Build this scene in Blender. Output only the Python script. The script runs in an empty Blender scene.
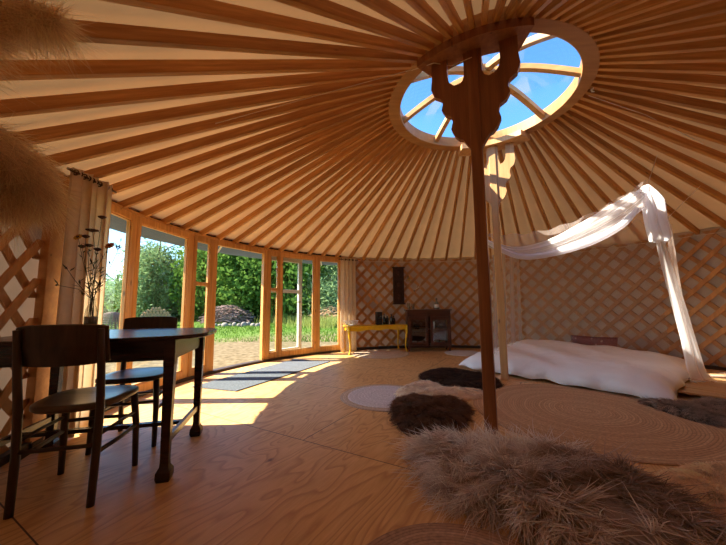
import bpy, math, random
import numpy as np
from mathutils import Vector, Matrix

random.seed(7)
rng = np.random.default_rng(11)
PI = math.pi
SC = bpy.context.scene
COL = SC.collection
R_ = math.radians

# ---------------------------------------------------------------- camera, light, exposure
CX, CY = 1.311, 3.136          # centre of the round tent
RW = 3.709                     # radius of its wall
HW = 1.93                      # height of the wall
ZR = 3.074                     # underside of the crown ring
cam_d = bpy.data.cameras.new('camera')
cam = bpy.data.objects.new('camera', cam_d)
COL.objects.link(cam)
cam_d.sensor_width = 36.0
cam_d.lens = 309.0 / 726.0 * 36.0
cam_d.clip_start = 0.02
cam_d.clip_end = 500
pit, roll = 0.105, -0.010
fw = Vector((0, math.cos(pit), math.sin(pit)))
up0 = Vector((0, -math.sin(pit), math.cos(pit)))
rt0 = Vector((1, 0, 0))
rt = rt0 * math.cos(roll) + up0 * math.sin(roll)
up = up0 * math.cos(roll) - rt0 * math.sin(roll)
M3 = Matrix((rt, up, -fw)).transposed()
cam.matrix_world = Matrix.Translation((0, 0, 0.93)) @ M3.to_4x4()
SC.camera = cam

SUN_EL = R_(43)
world = bpy.data.worlds.new('sky')
SC.world = world
world.use_nodes = True
wn = world.node_tree
wn.nodes.clear()
wo = wn.nodes.new('ShaderNodeOutputWorld')
wb = wn.nodes.new('ShaderNodeBackground')
sk = wn.nodes.new('ShaderNodeTexSky')
sk.sky_type = 'NISHITA'
sk.sun_disc = False
sk.sun_elevation = SUN_EL
sk.sun_rotation = R_(-90)
sk.air_density = 1.0
sk.dust_density = 0.3
sk.ozone_density = 2.5
hs_ = wn.nodes.new('ShaderNodeHueSaturation')
hs_.inputs['Saturation'].default_value = 1.25
wn.links.new(sk.outputs[0], hs_.inputs['Color'])
wn.links.new(hs_.outputs[0], wb.inputs[0])
wn.links.new(wb.outputs[0], wo.inputs[0])
wb.inputs[1].default_value = 0.175

sun_d = bpy.data.lights.new('sun', 'SUN')
sun_d.energy = 7.4
sun_d.color = (1.0, 0.90, 0.74)
sun_d.angle = R_(0.53)
sun = bpy.data.objects.new('sun', sun_d)
COL.objects.link(sun)
sun_dir = Vector((math.cos(SUN_EL), 0.0, -math.sin(SUN_EL)))   # light travels this way
sun.rotation_euler = sun_dir.to_track_quat('-Z', 'Y').to_euler()
sun.location = (-20, 3, 19)

SC.view_settings.view_transform = 'Standard'
SC.view_settings.look = 'None'
SC.view_settings.gamma = 1.0
SC.view_settings.use_curve_mapping = False
SC.view_settings.exposure = 1.55
try:
    SC.cycles.max_bounces = 10
    SC.cycles.diffuse_bounces = 6
    SC.cycles.transparent_max_bounces = 24
except Exception:
    pass

# ---------------------------------------------------------------- materials
def newmat(name):
    m = bpy.data.materials.new(name)
    m.use_nodes = True
    nt = m.node_tree
    nt.nodes.clear()
    out = nt.nodes.new('ShaderNodeOutputMaterial')
    return m, nt, out

def N(nt, t, **kw):
    n = nt.nodes.new(t)
    for k, v in kw.items():
        if k.startswith('i_'):
            n.inputs[k[2:].replace('_', ' ')].default_value = v
        else:
            setattr(n, k, v)
    return n

def ramp(nt, fac, stops):
    r = nt.nodes.new('ShaderNodeValToRGB')
    el = r.color_ramp.elements
    while len(el) < len(stops):
        el.new(0.5)
    for e, (p, c) in zip(el, stops):
        e.position = p
        e.color = (c[0], c[1], c[2], 1)
    nt.links.new(fac, r.inputs[0])
    return r

def c4(c): return (c[0], c[1], c[2], 1)

def mat_plain(name, col, rough=0.6, var=0.15, scale=8, metal=0.0, bump=0.0, spec=0.5, transl=0.0, bscale=None):
    m, nt, out = newmat(name)
    L = nt.links.new
    tc = N(nt, 'ShaderNodeTexCoord')
    no = N(nt, 'ShaderNodeTexNoise', i_Scale=scale, i_Detail=4.0)
    L(tc.outputs['Object'], no.inputs['Vector'])
    lo = tuple(c * (1 - var) for c in col); hi = tuple(min(1, c * (1 + var)) for c in col)
    r = ramp(nt, no.outputs['Fac'], [(0.3, lo), (0.7, hi)])
    b = N(nt, 'ShaderNodeBsdfPrincipled')
    b.inputs['Roughness'].default_value = rough
    b.inputs['Metallic'].default_value = metal
    b.inputs['Specular IOR Level'].default_value = spec
    L(r.outputs[0], b.inputs['Base Color'])
    if bump:
        n2 = N(nt, 'ShaderNodeTexNoise', i_Scale=bscale or scale * 4, i_Detail=6.0)
        L(tc.outputs['Object'], n2.inputs['Vector'])
        bp = N(nt, 'ShaderNodeBump', i_Strength=bump, i_Distance=0.02)
        L(n2.outputs['Fac'], bp.inputs['Height'])
        L(bp.outputs[0], b.inputs['Normal'])
    if transl:
        t = N(nt, 'ShaderNodeBsdfTranslucent')
        L(r.outputs[0], t.inputs[0])
        mx = N(nt, 'ShaderNodeMixShader')
        mx.inputs[0].default_value = transl
        L(b.outputs[0], mx.inputs[1]); L(t.outputs[0], mx.inputs[2]); L(mx.outputs[0], out.inputs[0])
    else:
        L(b.outputs[0], out.inputs[0])
    return m

def mat_wood(name, dark, light, rough=0.45, axis='X', stretch=14.0, scale=2.0, knots=True, spec=0.4):
    """grain runs along the object's own axis; every object gets its own offset"""
    m, nt, out = newmat(name)
    L = nt.links.new
    tc = N(nt, 'ShaderNodeTexCoord')
    oi = N(nt, 'ShaderNodeObjectInfo')
    mp = N(nt, 'ShaderNodeMapping')
    s = [stretch] * 3
    s['XYZ'.index(axis)] = 1.0
    mp.inputs['Scale'].default_value = s
    ad = N(nt, 'ShaderNodeVectorMath', operation='MULTIPLY_ADD')
    cb = N(nt, 'ShaderNodeCombineXYZ')
    L(oi.outputs['Random'], cb.inputs[0]); L(oi.outputs['Random'], cb.inputs[1]); L(oi.outputs['Random'], cb.inputs[2])
    L(cb.outputs[0], ad.inputs[0]); ad.inputs[1].default_value = (37, 53, 71)
    L(tc.outputs['Object'], ad.inputs[2])
    L(ad.outputs[0], mp.inputs[0])
    no = N(nt, 'ShaderNodeTexNoise', i_Scale=scale, i_Detail=5.0, i_Roughness=0.6, i_Distortion=0.3)
    L(mp.outputs[0], no.inputs['Vector'])
    r = ramp(nt, no.outputs['Fac'], [(0.32, dark), (0.55, tuple((a + b) / 2 for a, b in zip(dark, light))), (0.72, light)])
    hs = N(nt, 'ShaderNodeHueSaturation')
    mr = N(nt, 'ShaderNodeMapRange')
    mr.inputs['To Min'].default_value = 0.82; mr.inputs['To Max'].default_value = 1.15
    L(oi.outputs['Random'], mr.inputs['Value']); L(mr.outputs[0], hs.inputs['Value'])
    L(r.outputs[0], hs.inputs['Color'])
    colr = hs.outputs[0]
    if knots:
        vo = N(nt, 'ShaderNodeTexVoronoi', i_Scale=2.3)
        mp2 = N(nt, 'ShaderNodeMapping')
        s2 = [3.0] * 3; s2['XYZ'.index(axis)] = 1.0
        mp2.inputs['Scale'].default_value = s2
        L(ad.outputs[0], mp2.inputs[0]); L(mp2.outputs[0], vo.inputs['Vector'])
        kr = ramp(nt, vo.outputs['Distance'], [(0.03, (1, 1, 1)), (0.09, (0, 0, 0))])
        mx = N(nt, 'ShaderNodeMix', data_type='RGBA')
        L(kr.outputs[0], mx.inputs[0]); L(colr, mx.inputs[6])
        mx.inputs[7].default_value = c4(tuple(d * 0.35 for d in dark))
        colr = mx.outputs[2]
    b = N(nt, 'ShaderNodeBsdfPrincipled')
    b.inputs['Roughness'].default_value = rough
    b.inputs['Specular IOR Level'].default_value = spec
    L(colr, b.inputs['Base Color'])
    L(b.outputs[0], out.inputs[0])
    return m

def mat_glass(name, tint=(1, 1, 1), refl=0.0):
    m, nt, out = newmat(name)
    L = nt.links.new
    t = N(nt, 'ShaderNodeBsdfTransparent'); t.inputs[0].default_value = c4(tint)
    g = N(nt, 'ShaderNodeBsdfGlossy'); g.inputs['Roughness'].default_value = 0.02
    lw = N(nt, 'ShaderNodeLayerWeight', i_Blend=0.3)
    ma = N(nt, 'ShaderNodeMath', operation='MULTIPLY_ADD')
    L(lw.outputs['Fresnel'], ma.inputs[0]); ma.inputs[1].default_value = 0.10 + refl * 0.5; ma.inputs[2].default_value = refl * 0.3
    mx = N(nt, 'ShaderNodeMixShader')
    L(ma.outputs[0], mx.inputs[0]); L(t.outputs[0], mx.inputs[1]); L(g.outputs[0], mx.inputs[2])
    L(mx.outputs[0], out.inputs[0])
    return m

def mat_net(name, alpha, col=(0.93, 0.86, 0.86)):
    m, nt, out = newmat(name)
    L = nt.links.new
    t = N(nt, 'ShaderNodeBsdfTransparent')
    d = N(nt, 'ShaderNodeBsdfDiffuse'); d.inputs[0].default_value = c4(col)
    tr = N(nt, 'ShaderNodeBsdfTranslucent'); tr.inputs[0].default_value = c4(col)
    m1 = N(nt, 'ShaderNodeMixShader'); m1.inputs[0].default_value = 0.45
    L(d.outputs[0], m1.inputs[1]); L(tr.outputs[0], m1.inputs[2])
    lw = N(nt, 'ShaderNodeLayerWeight', i_Blend=0.5)
    ma = N(nt, 'ShaderNodeMath', operation='MULTIPLY_ADD', use_clamp=True)
    L(lw.outputs['Facing'], ma.inputs[0]); ma.inputs[1].default_value = 0.28 if alpha < 0.3 else 0.5; ma.inputs[2].default_value = alpha
    m2 = N(nt, 'ShaderNodeMixShader')
    L(ma.outputs[0], m2.inputs[0]); L(t.outputs[0], m2.inputs[1]); L(m1.outputs[0], m2.inputs[2])
    L(m2.outputs[0], out.inputs[0])
    return m

def mat_fur(name, rough=0.75, transl=0.2):
    """strand colour comes from the fleece's own colouring stored per strand"""
    m, nt, out = newmat(name)
    L = nt.links.new
    at = N(nt, 'ShaderNodeAttribute', attribute_name='fleece')
    b = N(nt, 'ShaderNodeBsdfPrincipled')
    b.inputs['Roughness'].default_value = rough
    b.inputs['Specular IOR Level'].default_value = 0.25
    L(at.outputs['Color'], b.inputs['Base Color'])
    tr = N(nt, 'ShaderNodeBsdfTranslucent'); L(at.outputs['Color'], tr.inputs[0])
    mx = N(nt, 'ShaderNodeMixShader'); mx.inputs[0].default_value = transl
    L(b.outputs[0], mx.inputs[1]); L(tr.outputs[0], mx.inputs[2]); L(mx.outputs[0], out.inputs[0])
    return m

def mat_floor():
    m, nt, out = newmat('plywood')
    L = nt.links.new
    tc = N(nt, 'ShaderNodeTexCoord')
    mp = N(nt, 'ShaderNodeMapping')
    # seam grid: x' along (0.866,-0.5)
    mp.inputs['Rotation'].default_value = (0, 0, R_(30))
    L(tc.outputs['Object'], mp.inputs[0])
    off = N(nt, 'ShaderNodeVectorMath', operation='ADD')
    off.inputs[1].default_value = (1.50 + 2.44 * 4, -0.50 + 1.24 * 8, 0)
    L(mp.outputs[0], off.inputs[0])
    br = N(nt, 'ShaderNodeTexBrick')
    br.offset = 0.5
    br.inputs['Scale'].default_value = 1.0
    br.inputs['Brick Width'].default_value = 2.44
    br.inputs['Row Height'].default_value = 1.24
    br.inputs['Mortar Size'].default_value = 0.0035
    br.inputs['Mortar Smooth'].default_value = 0.2
    br.inputs['Bias'].default_value = 0.0
    br.inputs['Color1'].default_value = (0, 0, 0, 1)
    br.inputs['Color2'].default_value = (1, 1, 1, 1)
    br.inputs['Mortar'].default_value = (0.5, 0.5, 0.5, 1)
    L(off.outputs[0], br.inputs['Vector'])
    # per sheet random -> offsets the figure
    sep = N(nt, 'ShaderNodeSeparateColor'); L(br.outputs['Color'], sep.inputs[0])
    cb = N(nt, 'ShaderNodeCombineXYZ'); 
    for i in range(3): L(sep.outputs[0], cb.inputs[i])
    ma = N(nt, 'ShaderNodeVectorMath', operation='MULTIPLY_ADD')
    ma.inputs[1].default_value = (17, 29, 5)
    L(cb.outputs[0], ma.inputs[0]); L(off.outputs[0], ma.inputs[2])
    mp2 = N(nt, 'ShaderNodeMapping'); mp2.inputs['Scale'].default_value = (3.0, 0.85, 1)
    L(ma.outputs[0], mp2.inputs[0])
    n1 = N(nt, 'ShaderNodeTexNoise', i_Scale=1.15, i_Detail=2.2, i_Roughness=0.45, i_Distortion=0.35)
    L(mp2.outputs[0], n1.inputs['Vector'])
    k = N(nt, 'ShaderNodeMath', operation='MULTIPLY'); k.inputs[1].default_value = 17.0
    L(n1.outputs['Fac'], k.inputs[0])
    fr = N(nt, 'ShaderNodeMath', operation='FRACT'); L(k.outputs[0], fr.inputs[0])
    band = ramp(nt, fr.outputs[0], [(0.0, (0.0, 0, 0)), (0.55, (0.22, 0, 0)), (0.86, (1, 1, 1)), (1.0, (0.05, 0, 0))])
    mp3 = N(nt, 'ShaderNodeMapping'); mp3.inputs['Scale'].default_value = (60, 5, 1)
    L(ma.outputs[0], mp3.inputs[0])
    n2 = N(nt, 'ShaderNodeTexNoise', i_Scale=1.5, i_Detail=4.0); L(mp3.outputs[0], n2.inputs['Vector'])
    base = ramp(nt, n2.outputs['Fac'], [(0.3, (0.70, 0.41, 0.155)), (0.7, (0.82, 0.53, 0.23))])
    mx = N(nt, 'ShaderNodeMix', data_type='RGBA')
    s3 = N(nt, 'ShaderNodeSeparateColor'); L(band.outputs[0], s3.inputs[0])
    bm = N(nt, 'ShaderNodeMath', operation='MULTIPLY'); bm.inputs[1].default_value = 0.62
    L(s3.outputs[0], bm.inputs[0])
    L(bm.outputs[0], mx.inputs[0]); L(base.outputs[0], mx.inputs[6])
    mx.inputs[7].default_value = (0.43, 0.18, 0.058, 1)
    # big soft tone patches
    n5 = N(nt, 'ShaderNodeTexNoise', i_Scale=1.3, i_Detail=3.0); L(tc.outputs['Object'], n5.inputs['Vector'])
    t5 = ramp(nt, n5.outputs['Fac'], [(0.3, (0.90, 0.86, 0.80)), (0.7, (1.0, 1.0, 1.0))])
    mu = N(nt, 'ShaderNodeMix', data_type='RGBA', blend_type='MULTIPLY'); mu.inputs[0].default_value = 1
    L(mx.outputs[2], mu.inputs[6]); L(t5.outputs[0], mu.inputs[7])
    # knots
    vo = N(nt, 'ShaderNodeTexVoronoi', i_Scale=1.35)
    mp4 = N(nt, 'ShaderNodeMapping'); mp4.inputs['Scale'].default_value = (1.6, 1.0, 1)
    nw = N(nt, 'ShaderNodeTexNoise', i_Scale=9.0)
    L(tc.outputs['Object'], nw.inputs['Vector'])
    wv = N(nt, 'ShaderNodeVectorMath', operation='MULTIPLY_ADD'); wv.inputs[1].default_value = (0.09, 0.09, 0)
    L(nw.outputs['Color'], wv.inputs[0]); L(ma.outputs[0], wv.inputs[2])
    L(wv.outputs[0], mp4.inputs[0]); L(mp4.outputs[0], vo.inputs['Vector'])
    kr = ramp(nt, vo.outputs['Distance'], [(0.02, (0.85, 0, 0)), (0.055, (0.0, 0, 0))])
    s4 = N(nt, 'ShaderNodeSeparateColor'); L(kr.outputs[0], s4.inputs[0])
    m4 = N(nt, 'ShaderNodeMix', data_type='RGBA'); L(s4.outputs[0], m4.inputs[0]); L(mu.outputs[2], m4.inputs[6])
    m4.inputs[7].default_value = (0.10, 0.035, 0.015, 1)
    m5 = N(nt, 'ShaderNodeMix', data_type='RGBA'); L(br.outputs['Fac'], m5.inputs[0]); L(m4.outputs[2], m5.inputs[6])
    m5.inputs[7].default_value = (0.07, 0.03, 0.012, 1)
    b = N(nt, 'ShaderNodeBsdfPrincipled')
    b.inputs['Roughness'].default_value = 0.42
    b.inputs['Specular IOR Level'].default_value = 0.35
    L(m5.outputs[2], b.inputs['Base Color'])
    bp = N(nt, 'ShaderNodeBump', i_Strength=0.15, i_Distance=0.004)
    L(n2.outputs['Fac'], bp.inputs['Height']); L(bp.outputs[0], b.inputs['Normal'])
    L(b.outputs[0], out.inputs[0])
    return m

def mat_jute(name, col1, col2, pitch=0.022):
    """coiled braid: rings about the object's own centre"""
    m, nt, out = newmat(name)
    L = nt.links.new
    tc = N(nt, 'ShaderNodeTexCoord')
    sx = N(nt, 'ShaderNodeSeparateXYZ'); L(tc.outputs['Object'], sx.inputs[0])
    cb = N(nt, 'ShaderNodeCombineXYZ'); L(sx.outputs[0], cb.inputs[0]); L(sx.outputs[1], cb.inputs[1])
    no = N(nt, 'ShaderNodeTexNoise', i_Scale=1.6, i_Detail=2.0); L(cb.outputs[0], no.inputs['Vector'])
    le = N(nt, 'ShaderNodeVectorMath', operation='LENGTH'); L(cb.outputs[0], le.inputs[0])
    ad = N(nt, 'ShaderNodeMath', operation='MULTIPLY_ADD'); L(no.outputs['Fac'], ad.inputs[0]); ad.inputs[1].default_value = 0.07
    L(le.outputs['Value'], ad.inputs[2])
    si = N(nt, 'ShaderNodeMath', operation='MULTIPLY'); L(ad.outputs[0], si.inputs[0]); si.inputs[1].default_value = 1 / pitch
    fr = N(nt, 'ShaderNodeMath', operation='FRACT'); L(si.outputs[0], fr.inputs[0])
    fl = N(nt, 'ShaderNodeMath', operation='FLOOR'); L(si.outputs[0], fl.inputs[0])
    wn_ = N(nt, 'ShaderNodeTexWhiteNoise', noise_dimensions='1D'); L(fl.outputs[0], wn_.inputs['W'])
    tone = ramp(nt, wn_.outputs['Value'], [(0.0, col1), (0.65, tuple((a * 0.4 + b * 0.6) for a, b in zip(col1, col2))), (1.0, col2)])
    gr = ramp(nt, fr.outputs[0], [(0.0, (0.55, 0.55, 0.55)), (0.22, (1, 1, 1)), (0.78, (1, 1, 1)), (1.0, (0.55, 0.55, 0.55))])
    n2 = N(nt, 'ShaderNodeTexNoise', i_Scale=55.0, i_Detail=3.0); L(cb.outputs[0], n2.inputs['Vector'])
    g2 = ramp(nt, n2.outputs['Fac'], [(0.3, (0.72, 0.72, 0.72)), (0.7, (1.12, 1.12, 1.12))])
    m1 = N(nt, 'ShaderNodeMix', data_type='RGBA', blend_type='MULTIPLY'); m1.inputs[0].default_value = 0.7
    L(tone.outputs[0], m1.inputs[6]); L(gr.outputs[0], m1.inputs[7])
    m2 = N(nt, 'ShaderNodeMix', data_type='RGBA', blend_type='MULTIPLY'); m2.inputs[0].default_value = 1
    L(m1.outputs[2], m2.inputs[6]); L(g2.outputs[0], m2.inputs[7])
    b = N(nt, 'ShaderNodeBsdfPrincipled'); b.inputs['Roughness'].default_value = 0.9
    b.inputs['Specular IOR Level'].default_value = 0.15
    L(m2.outputs[2], b.inputs['Base Color'])
    bp = N(nt, 'ShaderNodeBump', i_Strength=0.6, i_Distance=0.006)
    L(gr.outputs[0], bp.inputs['Height']); L(bp.outputs[0], b.inputs['Normal'])
    L(b.outputs[0], out.inputs[0])
    return m

def mat_ground():
    m, nt, out = newmat('ground')
    L = nt.links.new
    tc = N(nt, 'ShaderNodeTexCoord')
    no = N(nt, 'ShaderNodeTexNoise', i_Scale=0.35, i_Detail=5.0); L(tc.outputs['Object'], no.inputs['Vector'])
    n2 = N(nt, 'ShaderNodeTexNoise', i_Scale=9.0, i_Detail=6.0); L(tc.outputs['Object'], n2.inputs['Vector'])
    dry = ramp(nt, n2.outputs['Fac'], [(0.3, (0.09, 0.065, 0.032)), (0.5, (0.17, 0.125, 0.065)), (0.7, (0.25, 0.19, 0.11))])
    grn = ramp(nt, n2.outputs['Fac'], [(0.3, (0.05, 0.10, 0.015)), (0.7, (0.14, 0.22, 0.04))])
    # distance from the tent: trodden dry ground near it
    ds = N(nt, 'ShaderNodeVectorMath', operation='DISTANCE'); L(tc.outputs['Object'], ds.inputs[0])
    ds.inputs[1].default_value = (CX + 0.6, CY, 0)
    ad = N(nt, 'ShaderNodeMath', operation='MULTIPLY_ADD'); L(no.outputs['Fac'], ad.inputs[0]); ad.inputs[1].default_value = 3.0
    L(ds.outputs['Value'], ad.inputs[2])
    mr = N(nt, 'ShaderNodeMapRange'); L(ad.outputs[0], mr.inputs['Value'])
    mr.inputs['From Min'].default_value = 9.5; mr.inputs['From Max'].default_value = 12.0
    mx = N(nt, 'ShaderNodeMix', data_type='RGBA'); L(mr.outputs[0], mx.inputs[0]); L(dry.outputs[0], mx.inputs[6]); L(grn.outputs[0], mx.inputs[7])
    b = N(nt, 'ShaderNodeBsdfPrincipled'); b.inputs['Roughness'].default_value = 1.0
    b.inputs['Specular IOR Level'].default_value = 0.1
    L(mx.outputs[2], b.inputs['Base Color']); L(b.outputs[0], out.inputs[0])
    return m

def mat_dots(name, a, b_, scale):
    m, nt, out = newmat(name)
    L = nt.links.new
    tc = N(nt, 'ShaderNodeTexCoord')
    v = N(nt, 'ShaderNodeTexVoronoi', i_Scale=scale); L(tc.outputs['Object'], v.inputs['Vector'])
    r = ramp(nt, v.outputs['Distance'], [(0.16, b_), (0.24, a)])
    b = N(nt, 'ShaderNodeBsdfPrincipled'); b.inputs['Roughness'].default_value = 0.85
    L(r.outputs[0], b.inputs['Base Color']); L(b.outputs[0], out.inputs[0])
    return m

MT = dict(
    floor=mat_floor(),
    pole=mat_wood('pole_wood', (0.42, 0.165, 0.035), (0.70, 0.345, 0.10), 0.5, 'X', 16, 2.2),
    ring=mat_wood('ring_wood', (0.42, 0.19, 0.06), (0.64, 0.34, 0.12), 0.5, 'X', 6, 2.0),
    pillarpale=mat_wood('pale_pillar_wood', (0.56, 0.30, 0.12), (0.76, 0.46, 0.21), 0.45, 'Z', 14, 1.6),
    pillarshade=mat_wood('shaded_pillar_wood', (0.20, 0.065, 0.02), (0.36, 0.14, 0.045), 0.4, 'Z', 14, 1.6),  # pillar wood darkened: the nearer pillar's shade is in this colour
    pillar=mat_wood('pillar_wood', (0.40, 0.17, 0.05), (0.60, 0.30, 0.10), 0.45, 'Z', 14, 1.6),
    frame=mat_wood('window_wood', (0.56, 0.25, 0.065), (0.82, 0.45, 0.145), 0.4, 'Z', 14, 1.8),
    slat=mat_wood('slat_wood', (0.42, 0.175, 0.045), (0.70, 0.35, 0.12), 0.55, 'Z', 3, 3.0, knots=False),
    canvas=mat_plain('roof_canvas', (0.72, 0.44, 0.195), 0.9, 0.05, 3, bump=0.15, bscale=9, transl=0.05, spec=0.1),
    wallcloth=mat_plain('wall_canvas', (0.62, 0.46, 0.32), 0.9, 0.12, 2.5, bump=0.5, bscale=5, transl=0.045, spec=0.1),
    darktrim=mat_plain('dark_trim', (0.045, 0.025, 0.016), 0.6),
    glass=mat_glass('window_glass', (0.97, 0.99, 0.98)),
    doorwhite=mat_plain('pale_paint', (0.62, 0.60, 0.55), 0.5, 0.08),
    curtain=mat_plain('curtain_linen', (0.90, 0.78, 0.62), 0.9, 0.05, 20, transl=0.5, spec=0.1),
    eyelet=mat_plain('eyelet_metal', (0.12, 0.07, 0.04), 0.35, metal=0.8),
    awning=mat_plain('awning_canvas', (0.10, 0.165, 0.29), 0.85, 0.12, 3, transl=0.03),
    darkwood=mat_wood('table_wood', (0.016, 0.006, 0.004), (0.055, 0.020, 0.011), 0.26, 'X', 10, 2.0, knots=False, spec=0.5),
    chairwood=mat_wood('chair_wood', (0.040, 0.023, 0.013), (0.095, 0.056, 0.031), 0.38, 'Z', 8, 3.0, knots=False),
    chairseat=mat_wood('seat_wood', (0.085, 0.052, 0.028), (0.20, 0.135, 0.075), 0.3, 'X', 8, 3.0, knots=False),
    chairdark=mat_wood('dark_chair_wood', (0.024, 0.012, 0.008), (0.075, 0.038, 0.022), 0.28, 'Z', 8, 3.0, knots=False),
    cabinet=mat_wood('cabinet_wood', (0.055, 0.018, 0.010), (0.14, 0.048, 0.026), 0.35, 'X', 8, 2.0, knots=False),
    plaque=mat_wood('plaque_wood', (0.026, 0.009, 0.006), (0.085, 0.030, 0.018), 0.4, 'Z', 8, 2.0, knots=False),
    yellow=mat_plain('yellow_paint', (0.86, 0.52, 0.015), 0.35, 0.08, 12),
    black=mat_plain('black_plastic', (0.014, 0.015, 0.018), 0.3),
    bottle=mat_plain('dark_glass', (0.012, 0.022, 0.024), 0.08, spec=0.8),
    clear=mat_glass('clear_glass', (0.90, 0.93, 0.92), 0.4),
    water=mat_plain('vase_glass', (0.22, 0.22, 0.19), 0.08, 0.1, spec=0.8),
    white=mat_plain('white_china', (0.80, 0.78, 0.74), 0.35, 0.03),
    duvet=mat_plain('white_cotton', (0.88, 0.84, 0.82), 0.85, 0.03, 6, bump=0.9, bscale=6, spec=0.15),
    mattress=mat_plain('mattress_cloth', (0.70, 0.66, 0.62), 0.9, 0.05, spec=0.1),
    platform=mat_wood('platform_wood', (0.52, 0.28, 0.10), (0.72, 0.43, 0.19), 0.45, 'X', 10, 2.0),
    redcloth=mat_dots('red_pattern', (0.16, 0.012, 0.016), (0.50, 0.36, 0.30), 14),
    jute=mat_jute('jute', (0.56, 0.33, 0.165), (0.70, 0.44, 0.24), 0.020),
    jute2=mat_jute('brown_jute', (0.42, 0.26, 0.17), (0.60, 0.40, 0.27), 0.016),
    jutepale=mat_jute('pale_jute', (0.58, 0.44, 0.31), (0.74, 0.58, 0.42), 0.018),
    whiterug=mat_jute('white_rug', (0.70, 0.66, 0.64), (0.82, 0.78, 0.76), 0.016),
    mat=mat_plain('grey_mat', (0.13, 0.145, 0.165), 0.95, 0.25, 60, bump=0.5, bscale=150, spec=0.1),
    net=mat_net('mosquito_net', 0.14, (0.88, 0.74, 0.68)),
    net2=mat_net('gathered_net', 0.42, (0.95, 0.92, 0.94)),
    net3=mat_net('bunched_net', 0.88, (0.95, 0.93, 0.97)),
    cord=mat_plain('cord', (0.75, 0.62, 0.45), 0.8),
    fur=mat_fur('fleece', 0.75, 0.45),
    plume=mat_fur('plume', 0.9, 0.55),
    stem=mat_plain('stem', (0.16, 0.13, 0.05), 0.7),
    leafdry=mat_plain('sprig_leaf', (0.06, 0.07, 0.03), 0.7),
    petal_o=mat_plain('orange_petal', (0.60, 0.20, 0.03), 0.7, transl=0.3),
    petal_d=mat_plain('dark_petal', (0.05, 0.016, 0.024), 0.7),
    petal_y=mat_plain('yellow_petal', (0.55, 0.32, 0.03), 0.7, transl=0.3),
    bark=mat_plain('bark', (0.13, 0.095, 0.065), 0.95, 0.3, 6, bump=0.5),
    brush=mat_plain('brushwood', (0.22, 0.14, 0.12), 0.95, 0.35, 2),
    log=mat_plain('cut_log', (0.46, 0.27, 0.14), 0.9, 0.4, 5),
    stone=mat_plain('stone', (0.22, 0.19, 0.16), 0.9, 0.25, 5, bump=0.4),
    ground=mat_ground(),
)

def leafmat(name, a, b_, transl=0.35):
    m, nt, out = newmat(name)
    L = nt.links.new
    tc = N(nt, 'ShaderNodeTexCoord')
    no = N(nt, 'ShaderNodeTexNoise', i_Scale=1.4, i_Detail=6.0); L(tc.outputs['Object'], no.inputs['Vector'])
    r = ramp(nt, no.outputs['Fac'], [(0.3, a), (0.7, b_)])
    d = N(nt, 'ShaderNodeBsdfDiffuse'); t = N(nt, 'ShaderNodeBsdfTranslucent')
    L(r.outputs[0], d.inputs[0]); L(r.outputs[0], t.inputs[0])
    mx = N(nt, 'ShaderNodeMixShader'); mx.inputs[0].default_value = transl
    L(d.outputs[0], mx.inputs[1]); L(t.outputs[0], mx.inputs[2]); L(mx.outputs[0], out.inputs[0])
    return m
MT['leaf_a'] = leafmat('green_leaf', (0.12, 0.25, 0.035), (0.40, 0.56, 0.10))
MT['leaf_b'] = leafmat('dark_leaf', (0.04, 0.10, 0.02), (0.19, 0.32, 0.06))
MT['leaf_c'] = leafmat('pale_leaf', (0.12, 0.20, 0.09), (0.34, 0.45, 0.20))
MT['grass'] = leafmat('grass_blades', (0.07, 0.15, 0.02), (0.18, 0.28, 0.045))
MT['weed'] = leafmat('weed_blades', (0.20, 0.24, 0.05), (0.42, 0.44, 0.14))
MT['hill'] = mat_plain('hillside', (0.06, 0.12, 0.05), 1.0, 0.3, 0.3)

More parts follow.
